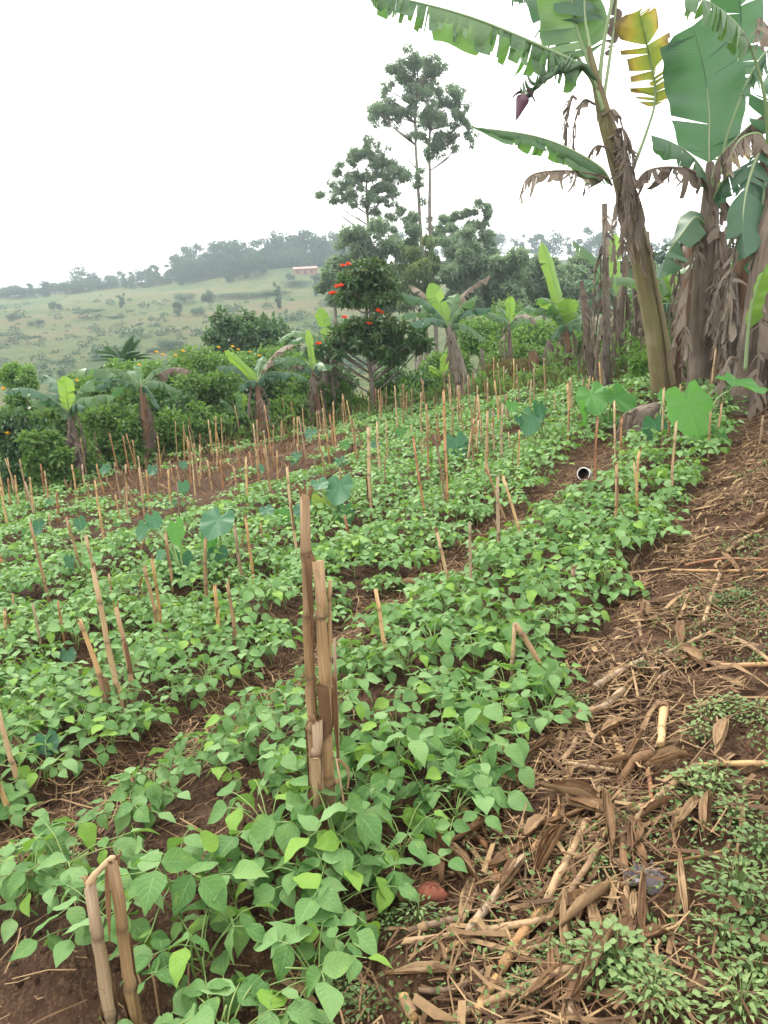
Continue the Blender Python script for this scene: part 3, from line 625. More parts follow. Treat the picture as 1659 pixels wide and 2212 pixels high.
bushes = [
 ('broad dark shrub at the left border of the hedge', 20, 862, 130, 14.6, 'dark_leaf', 1),
 ('dark shrub right of the left border shrub, casting deep shade at its foot', 110, 880, 150, 15.0, 'mid_leaf', 2),
 ('dark-leaved shrub below the pale upright banana leaf', 60, 905, 120, 14.4, 'dark_leaf', 3),
 ('tall light green climber-covered shrub at the left border', 38, 775, 90, 19.5, 'pale_leaf', 4),
 ('leafy shrub beneath the palm', 235, 800, 130, 17.4, 'mid_leaf', 5),
 ('dark shrub between two left banana plants', 215, 870, 120, 15.8, 'mid_leaf', 6),
 ('yellow-flowered shrub right of the palm', 320, 775, 120, 18.5, 'pale_leaf', 7),
 ('bushy green shrub left of the ragged grey-leaved banana', 265, 880, 100, 16.2, 'mid_leaf', 8),
 ('tall bushy shrub in the middle of the hedge, topped with yellow flowers', 400, 755, 130, 18.6, 'mid_leaf', 9),
 ('dense green shrub with large leaves in the middle of the hedge', 445, 785, 130, 17.6, 'mid_leaf', 10),
 ('dark lower shrub in the middle of the hedge', 395, 850, 120, 16.8, 'dark_leaf', 11),
 ('flowering light green shrub below the dark rounded tree', 505, 755, 130, 19.2, 'pale_leaf', 12),
 ('broad shrub right of the central hedge banana', 620, 800, 120, 18.2, 'mid_leaf', 13),
 ('dark shrub behind the central hedge banana', 540, 810, 120, 18.0, 'dark_leaf', 14),
 ('green shrub low between the hedge bananas', 490, 860, 110, 17.0, 'mid_leaf', 15),
 ('dark shady shrub beneath the tulip tree, left of its trunk', 700, 800, 130, 18.6, 'dark_leaf', 16),
 ('dark shady shrub beneath the tulip tree, right of its trunk', 870, 790, 140, 18.8, 'dark_leaf', 17),
 ('shrub closing the gap left of the tulip tree foot', 660, 830, 90, 17.8, 'mid_leaf', 18),
 ('pale green tangled shrub right of the leaning grey banana', 1060, 680, 150, 21.5, 'pale_leaf', 19),
 ('light green shrub mass behind the leaning grey banana', 1120, 660, 170, 24.0, 'mid_leaf', 20),
 ('tangled shrub left of the bright broad banana leaf', 1150, 705, 130, 20.5, 'pale_leaf', 21),
 ('dark tangle of twigs at the field edge right of the leaning banana', 1110, 815, 110, 17.6, 'dry_weed', 22),
 ('broad-leaved shrub low behind the dark twigs', 1130, 760, 150, 19.5, 'mid_leaf', 23),
 ('leafy shrub behind the slender dead stem', 1290, 745, 130, 18.0, 'mid_leaf', 24),
 ('light green shrub seen between the leaning and the upright banana', 1475, 690, 150, 15.0, 'mid_leaf', 25),
 ('green undergrowth shrub at the foot of the leaning banana', 1350, 790, 100, 14.5, 'pale_leaf', 26),
 ('dark shrub behind the right banana clump', 1580, 720, 180, 13.5, 'dark_leaf', 27),
 ('leafy shrub at the right border behind the banana stems', 1680, 760, 150, 12.0, 'mid_leaf', 28),
 ('tall pale shrub far behind the leaning banana', 1390, 640, 140, 22.0, 'mid_leaf', 29),
 ('dark tall shrub far behind the right banana clump', 1600, 560, 240, 20.0, 'dark_leaf', 30),
 ('shrub filling the hedge right of the tulip tree', 960, 770, 120, 20.0, 'mid_leaf', 31),
 ('olive shrub left of the bright broad banana leaf, farther back', 1215, 690, 110, 24.0, 'mid_leaf', 32),
 ('low vine-covered thicket at the foot of the hedge, left of the ragged banana', 265, 905, 110, 15.4, 'mid_leaf', 41),
 ('low leafy thicket right of the ragged banana foot', 370, 895, 100, 16.0, 'pale_leaf', 42),
 ('light green thicket at the foot of the hedge, left of the hedge middle banana', 440, 880, 110, 16.4, 'mid_leaf', 43),
 ('low thicket right of the hedge middle banana', 620, 865, 100, 17.2, 'mid_leaf', 44),
 ('small thicket left of the tulip tree trunk', 735, 835, 90, 18.2, 'mid_leaf', 45),
 ('tangled thicket right of the tulip tree trunk', 850, 825, 90, 18.4, 'mid_leaf', 46),
 ('light green tangle left of the leaning grey banana foot', 925, 815, 80, 19.0, 'pale_leaf', 47),
 ('light tangle left of the low banana near the left border', 95, 930, 90, 13.6, 'mid_leaf', 48),
 ('high light green shrub behind the hedge middle', 585, 745, 120, 20.5, 'mid_leaf', 49),
 ('high vine-hung shrub left of the tulip tree', 660, 765, 100, 20.0, 'pale_leaf', 50),
 ('high pale shrub between the palm and the ragged banana', 275, 775, 110, 20.0, 'pale_leaf', 51),
 ('high shrub left of the palm', 165, 810, 110, 18.6, 'mid_leaf', 52),
 ('yellowish small shrub under the taro leaf by the leaning banana', 1400, 850, 70, 11.0, 'pale_leaf', 33),
 ('low light green plant behind the big heart-shaped taro leaf', 1470, 800, 70, 11.5, 'pale_leaf', 34),
]
YFL = {7: [(338, 762), (352, 768), (300, 790)], 9: [(400, 812), (395, 760), (380, 770)], 12: [(472, 752), (502, 750), (515, 757), (540, 762), (488, 762), (560, 770)], 1: [(15, 938), (8, 842)], 5: [(167, 824), (245, 830), (262, 818)]}
for lab, x, y, w, d, mt, sd in bushes:
    bush(lab, x, y - 6, w * 1.25, d + (-0.9 if x < 200 else -0.3 if x < 450 else 0.6 if x < 1000 else 0.3), mt, 0.10 if mt != 'dry_weed' else 0.14, 0.06 if mt != 'dry_weed' else 0.02, 5200, sd, YFL.get(sd, ()))
# rank weeds and dry grass along the field edge
n = 9500; xs = RNG.uniform(-9, 5.2, n); ys = edge_y(xs) + RNG.normal(0, 0.7, n) - 0.1
keep = row_s(xs, ys) < -1.5; xs, ys = xs[keep], ys[keep]; n = len(xs)
P = np.stack([xs, ys, height(xs, ys) + 0.75 * RNG.random(n) ** 1.5 * vn(xs * 1.7, ys * 1.7)], 1); D = RNG.normal(size=(n, 3)) * 0.7 + [0, 0, 0.6]
cloud_obj('edge_weeds', leaf_cloud(P, D, RNG.normal(size=(n, 3)), RNG.uniform(0.1, 0.3, n), RNG.uniform(0.03, 0.08, n), RNG), 'mid_leaf')
tag(bpy.data.objects['edge_weeds'], 'rank green weeds along the far field edge', 'weeds', kind='stuff')
n = 3500; xs = RNG.uniform(-9, 5.0, n); ys = edge_y(xs) + RNG.normal(0, 0.8, n) - 0.5
keep = row_s(xs, ys) < -1.5; xs, ys = xs[keep], ys[keep]; n = len(xs)
P = np.stack([xs, ys, height(xs, ys)], 1); D = RNG.normal(size=(n, 3)) * 0.3 + [0, 0, 1]
tag(cloud_obj('dry_grass', leaf_cloud(P, D, RNG.normal(size=(n, 3)), RNG.uniform(0.15, 0.5, n), RNG.uniform(0.008, 0.025, n), RNG), 'dry_weed'),
    'dry brown grass and stems along the far field edge', 'grass', kind='stuff')

# ------------------------------------------------------------------ banana plants
def banana_leaf(parent, P, width, mat, normal=(0, 0, 1), fold=0.35, tears=0, ragged=0.3, pet=0.14, seed=0, down=None, missing=0.0, tipw=0.22, ribr=0.022, name='leaf', shape=None, ribmat='ban_rib'):
    """P: path of the midrib (local); width: full blade width; fold: how far the halves sink from the midrib"""
    r = np.random.default_rng(seed); N = 40; P = spline(P, N); T, _, _ = frames(P)
    nh = np.asarray(normal, float); mb = MB(); tt = np.linspace(0, 1, N)
    def smp(A, t): x = t * (N - 1); i = min(int(x), N - 2); return A[i] * (1 - (x - i)) + A[i + 1] * (x - i)
    def prof(u): 
        if shape: return np.interp(u, shape[0], shape[1])
        return min(1, (u / 0.10)) ** 0.55 * min(1, ((1 - u) / tipw)) ** 0.6 * (0.93 + 0.07 * math.sin(u * 9))
    for sg in (-1, 1):
        gp = r.exponential(1.0, tears + 1) ** 1.5 + 0.06; gp = np.cumsum(gp / gp.sum()); cuts = [0.0] + [0.03 + 0.94 * v_ for v_ in gp[:-1].tolist()] + [1.0]
        w_off = 0.0; f_off = 0.0
        for a, b in zip(cuts[:-1], cuts[1:]):
            if b - a < 0.004: continue
            if tears:
                f_off = r.normal() * 0.28 * ragged * 2; lf = 1 - ragged * r.random() ** 1.5 * 0.75; sh = r.normal() * 0.09
                if r.random() < missing: lf *= r.uniform(0.15, 0.5)
            else: lf, sh = 1.0, 0.0
            m_ = max(2, int((b - a) * 26) + 1); nc = 6; V = []; uv = []
            gap = min(0.42, ragged * 0.55) if tears else 0
            for i in range(m_):
                k = i / (m_ - 1)
                for c in range(nc):
                    v = c / (nc - 1)
                    kk = k + (0.5 - k) * gap * v ** 1.5            # strips narrow towards their torn ends
                    u = a + (b - a) * kk; t = pet + (1 - pet) * u
                    p = smp(P, t); Tn = unit(smp(T, t)); Sd = unit(np.cross(Tn, nh)); Nn = unit(np.cross(Sd, Tn))
                    dn = -Nn if down is None else np.asarray(down, float)
                    w = width / 2 * prof(min(max(u, 0.002), 0.998)) * lf
                    ff = fold + f_off + 0.5 * fold * v
                    d = Sd * sg * math.cos(ff) + dn * math.sin(ff)
                    wave = (0.014 * math.sin(u * 34 + sg) + 0.02 * math.sin(u * 13 + sg * 2 + seed)) * v
                    V.append(p + d * w * v + Tn * (w * v * (0.22 + sh)) + Nn * (wave + 0.008))
                    uv.append((0.5 + sg * v * 0.5, t))
            q = [(i * nc + c, i * nc + c + 1, (i + 1) * nc + c + 1, (i + 1) * nc + c) for i in range(m_ - 1) for c in range(nc - 1)]
            mb.add(V, q, (), r.random() * 0.25, None, uv)
    o = mb.build(name, mat, parent)
    rb = MB(); tube(rb, P, np.linspace(ribr, ribr * 0.14, N), 6, rnd=r.random()); rb.build('midrib', ribmat, o)
    return o
def leafpath(p0, az, el, L, curve, n=9, twist=0.0):
    d = np.array([math.cos(az) * math.cos(el), math.sin(az) * math.cos(el), math.sin(el)]); P = [np.asarray(p0, float)]
    for k in range(n - 1):
        d = unit(d + np.array([twist * -math.sin(az), twist * math.cos(az), -curve * (0.4 + 1.2 * k / n)])); P.append(P[-1] + d * L / (n - 1))
    return P
def pseudostem(parent, P, rad, mat, seed=0, sheaths=4, n=22, sides=16):
    r = random.Random(seed); P = spline(P, n); rad = np.interp(np.linspace(0, 1, n), np.linspace(0, 1, len(rad)), rad)
    mb = MB(); T, A, B = frames(P); ang = np.linspace(0, 2 * math.pi, sides, endpoint=False)
    ph = r.random() * 6; V = []; uv = []
    for i in range(n):
        t = i / (n - 1)
        for k, a in enumerate(ang):
            w = 1 + 0.10 * math.sin(2 * a + ph + t * 2.0) + 0.07 * math.sin(5 * a + t * 5 + ph) + 0.05 * (r.random() - 0.5)
            V.append(P[i] + (A[i] * math.cos(a) + B[i] * math.sin(a)) * rad[i] * w); uv.append((k / sides, t * 3))
    q = [(i * sides + k, i * sides + (k + 1) % sides, (i + 1) * sides + (k + 1) % sides, (i + 1) * sides + k) for i in range(n - 1) for k in range(sides)]
    top = [tuple(range((n - 1) * sides, n * sides))]
    mb.add(V, q, (), 0, None, uv); mb.build('trunk', mat, parent)
    for s in range(sheaths):                                   # old leaf sheaths, peeling from the stem
        i0 = r.randint(2, n - 8); ln = r.randint(4, 9); a0 = r.random() * 6.28; wid = r.uniform(0.5, 1.1); sb = MB(); V = []; uv = []
        rows = [min(n - 1, i0 + j) for j in range(ln)]; nc = 5
        for j, i in enumerate(rows):
            t = j / (ln - 1); lift = 1.05 + 0.25 * (1 - t) ** 4 if s % 2 else 1.05 + 0.3 * t ** 4
            for c in range(nc):
                a = a0 + (c / (nc - 1) - 0.5) * wid * (1 - 0.9 * t ** 1.5 + 0.25 * (r.random() - 0.5))
                V.append(P[i] + (A[i] * math.cos(a) + B[i] * math.sin(a)) * rad[i] * (lift + 0.06 * r.random())); uv.append((c / 4, t))
        q = [(j * nc + c, j * nc + c + 1, (j + 1) * nc + c + 1, (j + 1) * nc + c) for j in range(ln - 1) for c in range(nc - 1)]
        sb.add(V, q, (), r.random(), None, uv); sb.build('dry_sheath', mat if r.random() < 0.6 else 'ban_dry', parent)
    return P
def hang_dry(parent, p, L, width, seed, az=None, out=0.12):
    """a dead leaf hanging down beside the stem"""
    r = random.Random(seed); az = r.random() * 6.28 if az is None else az; o = np.array([math.cos(az), math.sin(az), 0]); p = np.asarray(p, float)
    P = [p, p + o * out + [0, 0, 0.03], p + o * out * 1.7 + [0, 0, -0.25 * L], p + o * out * (1.6 + r.random() * 0.5) + [0, 0, -0.6 * L], p + o * out * (1.2 + r.random()) + [0, 0, -L]]
    return banana_leaf(parent, P, width, 'ban_dry', normal=(o[0], o[1], 0.25), fold=r.uniform(0.75, 1.05), tears=r.randint(16, 26), ragged=0.8, pet=0.12, seed=seed, missing=0.35, down=(o[0] * 0.15, o[1] * 0.15, -1), ribr=0.014, name='dead_leaf', ribmat='ban_dry')
MATK = {'g': 'ban_green', 'd': 'ban_teal', 'b': 'ban_bright', 'x': 'ban_dry', 'y': 'ban_yellow'}

# --- the leaning banana with the flower bud
DA = 9.7
gA = on_ground(1435, 862); DA = gA.y
A_ = thing('banana_plant', 'tall leaning banana plant with hanging purple flower bud', 'banana plant', gA)
oA = np.array(gA)
def lp(px, py, d): return np.array(at(px, py, d)) - oA
dA = lambda k: DA - 0.9 * k                              # the stem leans a little towards the camera
tA = [lp(1436, 868, dA(0)), lp(1432, 851, dA(0)), lp(1415, 711, dA(.2)), lp(1387, 572, dA(.4)), lp(1363, 467, dA(.6)), lp(1336, 356, dA(.75)), lp(1309, 262, dA(.9)), lp(1288, 175, dA(1)), lp(1272, 100, dA(1.05))]
pseudostem(A_, tA, [0.14, 0.135, 0.122, 0.112, 0.105, 0.095, 0.075, 0.045, 0.02], 'ps_a', 3, 20, 34, 18)
d1 = dA(1.0)
banana_leaf(A_, [lp(1313, 290, d1 + .1), lp(1290, 195, d1), lp(1258, 146, d1 - .1), lp(1187, 109, d1 - .2), lp(1037, 45, d1 - .4), lp(900, 5, d1 - .5), lp(780, -18, d1 - .5)], 0.72, 'ban_green', (0, 0, 1), 1.15, 46, 0.55, 0.33, 1, ribr=0.034, down=(0, 0, -1), missing=0.05, tipw=0.3)
banana_leaf(A_, [lp(1313, 290, d1 + .1), lp(1288, 190, d1), lp(1270, 130, d1 + .15), lp(1252, 82, d1 + .2), lp(1238, 20, d1 + .2), lp(1222, -70, d1 + .1), lp(1200, -170, d1 - .3)], 0.88, 'ban_green', (0.05, -1, 0.25), 0.12, 5, 0.12, 0.36, 2, ribr=0.036)
banana_leaf(A_, [lp(1313, 290, d1 + .1), lp(1287, 190, d1), lp(1245, 120, d1 + .3), lp(1180, 20, d1 + .5), lp(1120, -50, d1 + .6), lp(1040, -90, d1 + .5)], 0.7, 'ban_teal', (0, -0.4, 0.9), 0.7, 24, 0.5, 0.36, 3, ribr=0.032, down=(0, 0, -1))
banana_leaf(A_, [lp(1318, 395, d1), lp(1300, 366, d1 - .1), lp(1260, 338, d1 - .2), lp(1198, 308, d1 - .3), lp(1130, 289, d1 - .45), lp(1018, 275, d1 - .5)], 0.5, 'ban_green', (0, 0, 1), 1.2, 12, 0.16, 0.12, 4, down=(0.1, 0, -1), tipw=0.5)
banana_leaf(A_, [lp(1322, 400, d1), lp(1300, 380, d1 - .15), lp(1225, 369, d1 - .3), lp(1160, 374, d1 - .4), lp(1133, 395, d1 - .4), lp(1124, 436, d1 - .4)], 0.48, 'ban_dry', (0, 0, 1), 1.35, 26, 0.85, 0.16, 5, down=(0, 0, -1), missing=0.35, ribr=0.014, name='dead_leaf', ribmat='ban_dry')
banana_leaf(A_, [lp(1345, 420, d1 + .1), lp(1395, 290, d1 + .1), lp(1416, 205, d1 + .1), lp(1400, 110, d1), lp(1380, 22, d1 - .1)], 0.62, 'ban_yellow', (-0.3, -1, 0.1), 0.3, 18, 0.5, 0.42, 6, missing=0.2, tipw=0.15)
banana_leaf(A_, [lp(1300, 240, d1), lp(1318, 120, d1 + .1), lp(1328, 40, d1 + .1), lp(1338, -60, d1), lp(1330, -120, d1 - .2)], 0.42, 'ban_dry', (0.4, -1, 0.1), 0.9, 20, 0.8, 0.25, 7, missing=0.3, name='dead_leaf', ribmat='ban_rib')
banana_leaf(A_, [lp(1313, 290, d1 + .1), lp(1292, 190, d1), lp(1272, 90, d1 + .1), lp(1262, 0, d1 + .2), lp(1280, -120, d1 + .5)], 0.7, 'ban_teal', (0.2, -0.9, 0.2), 0.25, 8, 0.3, 0.62, 8, ribr=0.032)
banana_leaf(A_, [lp(1313, 290, d1 + .1), lp(1296, 190, d1), lp(1310, 60, d1 - .1), lp(1345, -60, d1 - .2), lp(1420, -160, d1 - .5)], 0.7, 'ban_green', (0, -0.6, 0.7), 0.4, 14, 0.4, 0.66, 9, ribr=0.034)
for k, (x, y, dd, L, w, az) in enumerate([(1285, 225, 0, 0.75, 0.4, 3.4), (1312, 300, 0, 0.9, 0.45, 0.3), (1322, 330, -.05, 1.1, 0.5, 0.0), (1318, 290, .1, 0.8, 0.4, -0.6), (1330, 380, 0, 1.0, 0.45, 0.9), (1326, 350, -.1, 1.2, 0.4, -1.2), (1300, 250, 0, 0.9, 0.5, -0.4), (1315, 320, 0, 0.5, 0.35, 2.8), (1340, 430, 0.1, 0.8, 0.4, 0.2)]):
    hang_dry(A_, lp(x, y, d1 + dd), L, w * 1.2, 60 + k, az, 0.14)
for k in range(2): hang_dry(A_, lp(1318 + k * 9, 300 + k * 32, dA(.95 - .07 * k)), 0.9, 0.55, 700 + k, random.Random(k).uniform(-1.4, 1.2), 0.13)
hang_dry(A_, lp(1246, 215, d1 - .1), 0.5, 0.35, 80, 3.3, 0.06)
# flower stalk, green fingers, bud
sb = MB(); SP = spline([lp(1288, 180, d1), lp(1258, 140, d1 - .15), lp(1228, 150, d1 - .3), lp(1195, 158, d1 - .35), lp(1165, 182, d1 - .4), lp(1135, 208, d1 - .4), lp(1130, 214, d1 - .4)], 16)
tube(sb, SP, np.linspace(0.035, 0.018, 16), 8); sb.build('flower_stalk', 'finger', A_)
fg = random.Random(5)
for k in range(22):
    i = 6 + k % 8; p = SP[i]; a = fg.random() * 6.28; o = np.array([math.cos(a), math.sin(a) * 0.8, 0.25 + 0.5 * fg.random()]); L = fg.uniform(0.09, 0.16)
    q = MB(); tube(q, spline([p, p + o * L * 0.6 - [0, 0, 0.01], p + o * L + [0, 0, 0.06]], 6), [0.014, 0.018, 0.019, 0.017, 0.013, 0.005], 6); q.build('banana', 'finger', A_)
b0, b1 = lp(1132, 205, d1 - .4), lp(1115, 260, d1 - .4); q = MB(); BP = spline([b0, b0 * .6 + b1 * .4, b1], 10)
tube(q, BP, [0.03, 0.062, 0.07, 0.068, 0.06, 0.05, 0.04, 0.03, 0.018, 0.004], 12); q.build('flower_bud', 'bud', A_)
for sg in (-1, 1):
    q = MB(); c = b0 + (b1 - b0) * 0.1; V = []
    for i in range(5):
        for j in range(5):
            u, v = i / 4, j / 4 - 0.5; V.append(c + np.array([sg * (0.03 + 0.09 * u), -0.03 + 0.1 * v * (1 - u * u * .7), 0.03 - 0.05 * u * u + 0.04 * abs(v)]) + [0, 0, (u - .3) * -0.08 * (sg > 0)])
    q.add(V, [(i * 5 + j, i * 5 + j + 1, i * 5 + j + 6, i * 5 + j + 5) for i in range(4) for j in range(4)]); q.build('bract', 'bud', A_)

# --- the upright banana with one huge whole leaf
gB = on_ground(1513, 856); oA = np.array(gB); DB = gB.y
B_ = thing('banana_plant', 'banana plant with one huge upright whole leaf, right of the leaning one', 'banana plant', gB)
pseudostem(B_, [lp(1513, 862, DB), lp(1512, 833, DB), lp(1514, 740, DB), lp(1518, 641, DB - .1), lp(1528, 520, DB - .1), lp(1534, 430, DB - .1), lp(1534, 350, DB - .1)], [0.14, 0.135, 0.125, 0.12, 0.11, 0.08, 0.035], 'ps_b', 8, 16, 30)
dB = DB - .1
banana_leaf(B_, [lp(1535, 450, dB), lp(1533, 380, dB), lp(1531, 322, dB), lp(1531, 240, dB), lp(1520, 150, dB - .05), lp(1496, 55, dB - .2)], 0.86, 'ban_teal', (0.0, -1, 0.1), 0.06, 3, 0.05, 0.3, 11, shape=([0, .06, .15, .35, .6, .85, .96, 1], [0.02, .42, .75, .98, 1.02, .95, .9, .5]), ribr=0.024)
banana_leaf(B_, [lp(1536, 450, dB), lp(1560, 300, dB + .3), lp(1590, 160, dB + .4), lp(1600, 40, dB + .4), lp(1590, -60, dB + .2)], 0.7, 'ban_teal', (-0.3, -1, 0.0), 0.3, 12, 0.35, 0.4, 12)
banana_leaf(B_, [lp(1536, 440, dB), lp(1520, 375, dB - .1), lp(1490, 335, dB - .2), lp(1450, 308, dB - .3), lp(1405, 293, dB - .4)], 0.44, 'ban_teal', (0, -0.4, 1), 0.8, 9, 0.35, 0.15, 13, down=(0, 0, -1))
banana_leaf(B_, [lp(1536, 450, dB), lp(1510, 380, dB - .2), lp(1460, 362, dB - .3), lp(1400, 368, dB - .4), lp(1370, 400, dB - .4)], 0.7, 'ban_dry', (0, 0, 1), 1.3, 26, 0.8, 0.12, 14, down=(0, 0, -1), missing=0.3, name='dead_leaf', ribmat='ban_dry')
banana_leaf(B_, [lp(1536, 470, dB), lp(1548, 415, dB - .1), lp(1580, 375, dB - .2), lp(1630, 362, dB - .3), lp(1700, 380, dB - .3)], 0.6, 'ban_teal', (0, -0.3, 1), 0.9, 14, 0.4, 0.2, 15, down=(0, 0, -1))
banana_leaf(B_, [lp(1536, 455, dB), lp(1545, 360, dB - .1), lp(1590, 300, dB - .3), lp(1640, 255, dB - .4), lp(1700, 220, dB - .5)], 0.6, 'ban_dry', (-0.3, -0.2, 1), 1.1, 20, 0.7, 0.2, 16, down=(0, 0, -1), missing=0.2, name='dead_leaf', ribmat='ban_rib')
banana_leaf(B_, [lp(1530, 500, dB), lp(1505, 470, dB - .1), lp(1470, 510, dB - .25), lp(1444, 545, dB - .3), lp(1425, 600, dB - .3)], 0.5, 'ban_teal', (-0.5, -0.6, 0.6), 0.5, 6, 0.3, 0.1, 17)
banana_leaf(B_, [lp(1536, 450, dB), lp(1552, 380, dB + .2), lp(1575, 330, dB + .3), lp(1610, 290, dB + .4)], 0.5, 'ban_yellow', (0, -0.8, 0.5), 0.6, 16, 0.6, 0.2, 18, down=(0, 0, -1))
banana_leaf(B_, [lp(1537, 450, dB), lp(1575, 280, dB - .1), lp(1640, 130, dB - .2), lp(1720, 70, dB - .2)], 0.5, 'ban_teal', (-0.4, -0.3, 0.9), 1.0, 18, 0.5, 0.5, 19, down=(0, 0, -1))
for k, (x, y, L, az) in enumerate([(1525, 480, 1.2, 3.3), (1535, 470, 1.4, -0.3), (1530, 500, 1.6, -1.4), (1525, 560, 1.1, 0.2), (1520, 520, 1.5, 3.9), (1525, 610, 1.2, -0.9), (1540, 440, 0.8, 0.4)]):
    hang_dry(B_, lp(x, y, dB), L * .85, 0.45, 100 + k, az, 0.17)

# --- the two stems at the right border
gC = on_ground(1551, 852); gC = on_ground(1552, 856); oA = np.array(gC); DC = gC.y
C_ = thing('banana_plant', 'red-brown banana stem leaning out to the right border', 'banana plant', gC)
pseudostem(C_, [lp(1551, 858, DC), lp(1556, 830, DC), lp(1575, 730, DC - .1), lp(1596, 627, DC - .2), lp(1618, 530, DC - .3), lp(1640, 425, DC - .4), lp(1660, 330, DC - .5)], [0.12, 0.115, 0.11, 0.10, 0.095, 0.09, 0.06], 'ps_c', 12, 6, 28)
dC = DC - .45
for k, (pts, w, mt, nrm, fo, te) in enumerate([([(1655, 350), (1640, 330), (1615, 400), (1605, 480), (1610, 560)], 0.5, 'ban_teal', (-0.6, -0.7, 0.4), 0.5, 12),
    ([(1660, 330), (1672, 250), (1690, 170), (1740, 90)], 0.6, 'ban_teal', (-0.4, -0.8, 0.3), 0.4, 10), ([(1660, 330), (1640, 290), (1600, 300), (1570, 350)], 0.5, 'ban_dry', (0, 0, 1), 1.2, 18),
    ([(1660, 330), (1700, 300), (1760, 330), (1800, 420)], 0.6, 'ban_green', (0, 0, 1), 0.8, 12), ([(1658, 340), (1650, 420), (1640, 500), (1645, 600)], 0.55, 'ban_teal', (-0.3, -1, 0.1), 0.5, 14)]):
    banana_leaf(C_, [lp(x, y, dC - .12 * i) for i, (x, y) in enumerate(pts)], w, mt, nrm, fo, te, 0.45, 0.15, 130 + k, down=(0, 0, -1) if fo > 0.7 else None, name='dead_leaf' if mt == 'ban_dry' else 'leaf')
banana_leaf(C_, [lp(1660, 330, dC), lp(1650, 200, dC - .2), lp(1610, 80, dC - .3), lp(1540, 10, dC - .4), lp(1470, -10, dC - .5)], 0.55, 'ban_green', (0, -0.4, 0.9), 0.7, 22, 0.55, 0.45, 138, down=(0, 0, -1), missing=0.15)
banana_leaf(C_, [lp(1662, 330, dC), lp(1680, 200, dC - .1), lp(1668, 90, dC - .3), lp(1640, 40, dC - .4), lp(1632, 90, dC - .5)], 0.5, 'ban_dry', (0, -0.4, 0.9), 0.9, 24, 0.7, 0.4, 139, down=(0, 0, -1), missing=0.3, name='dead_leaf', ribmat='ban_dry')
for k in range(3): hang_dry(C_, lp(1640 - k * 6, 420 + k * 25, dC), 1.2, 0.45, 140 + k, None, 0.15)
gD = on_ground(1606, 890); oA = np.array(gD); DD = gD.y
D_ = thing('banana_plant', 'thick dark banana stem wrapped in dead leaves at the right border', 'banana plant', gD)
pseudostem(D_, [lp(1606, 896, DD), lp(1608, 850, DD), lp(1622, 760, DD), lp(1640, 640, DD), lp(1662, 500, DD), lp(1690, 380, DD)], [0.13, 0.125, 0.12, 0.11, 0.10, 0.05], 'ps_b', 21, 8, 26)
for k in range(4): hang_dry(D_, lp(1625 + k * 8, 700 - k * 40, DD), 1.1, 0.4, 150 + k, None, 0.16)
for k in range(2):
    P = leafpath(lp(1690, 390, DD), [1.0, 5.6][k], 0.9, 2.0, 0.16); banana_leaf(D_, P, 0.55, ['ban_green', 'ban_teal', 'ban_green', 'ban_teal'][k], (0, 0, 1), 0.5, 14, 0.4, 0.2, 160 + k)
banana_leaf(D_, [lp(1610, 800, DD - .15), lp(1618, 700, DD - .2), lp(1636, 620, DD - .3), lp(1668, 560, DD - .4)], 0.22, 'ban_bright', (-0.8, -0.5, 0.3), 0.5, 0, 0.1, 0.3, 166)
hang_dry(D_, lp(1598, 780, DD), 0.9, 0.4, 167, 3.6, 0.15)

# --- dead stems between
def dead_stem(label, pts, rad, mat, n_dry, seed):
    global oA
    g = on_ground(*pts[0]); oA = np.array(g); D = g.y
    t = thing('dead_banana_plant', label, 'banana plant', g, None)
    P = [lp(pts[0][0], pts[0][1] + 8, D)] + [lp(x, y, D) for x, y in pts]
    Q = pseudostem(t, P, rad, mat, seed, 5, 22, 12)
    for k in range(n_dry):
        i = int(10 + 11 * k / max(1, n_dry)); hang_dry(t, Q[min(i, 21)], random.Random(seed + k).uniform(0.5, 0.9) * D / 9, 0.28, seed * 10 + k, None, 0.08)
    return t
dead_stem('slender pale dead banana stem hung with shreds, left of the leaning banana', [(1307, 856), (1309, 760), (1310, 676), (1308, 560), (1306, 440)], [0.07, 0.065, 0.06, 0.055, 0.05, 0.045], 'ps_w', 14, 31)
dead_stem('thin black dead stem left of the slender pale one', [(1282, 832), (1272, 740), (1262, 660), (1256, 606)], [0.075, 0.07, 0.065, 0.05, 0.03], 'ps_b', 4, 32)
dead_stem('dark dead stem directly left of the leaning banana', [(1338, 812), (1338, 740), (1342, 660), (1350, 570)], [0.085, 0.08, 0.07, 0.06, 0.03], 'ps_b', 6, 33)
dead_stem('dark stem right behind the slender pale dead stem', [(1376, 800), (1378, 700), (1372, 600), (1370, 500)], [0.09, 0.08, 0.07, 0.06, 0.03], 'ps_b', 6, 34)
dead_stem('broken dark stem left of the sucker with bright leaves', [(908, 850), (905, 800), (908, 760)], [0.14, 0.13, 0.12, 0.07], 'ps_w', 4, 35)
dead_stem('dark stump in shade under the tulip tree', [(850, 862), (848, 800), (850, 770)], [0.1, 0.09, 0.08, 0.05], 'ps_b', 3, 36)
dead_stem('short red-brown stem behind the field edge twigs', [(1150, 815), (1152, 780), (1150, 758)], [0.14, 0.13, 0.12, 0.08], 'ps_c', 3, 37)
dead_stem('dark short stem at the field edge left of the bright broad banana leaf', [(1185, 800), (1184, 760), (1186, 735)], [0.12, 0.1, 0.1, 0.05], 'ps_b', 3, 38)
dead_stem('brown stem behind the upright banana with the huge leaf', [(1478, 800), (1480, 700), (1478, 600), (1480, 520)], [0.09, 0.08, 0.07, 0.06, 0.03], 'ps_b', 6, 39)
dead_stem('pale stick-like stem right of the tulip tree trunk', [(1045, 840), (1043, 790), (1040, 752)], [0.05, 0.05, 0.04, 0.03], 'ps_w', 2, 40)

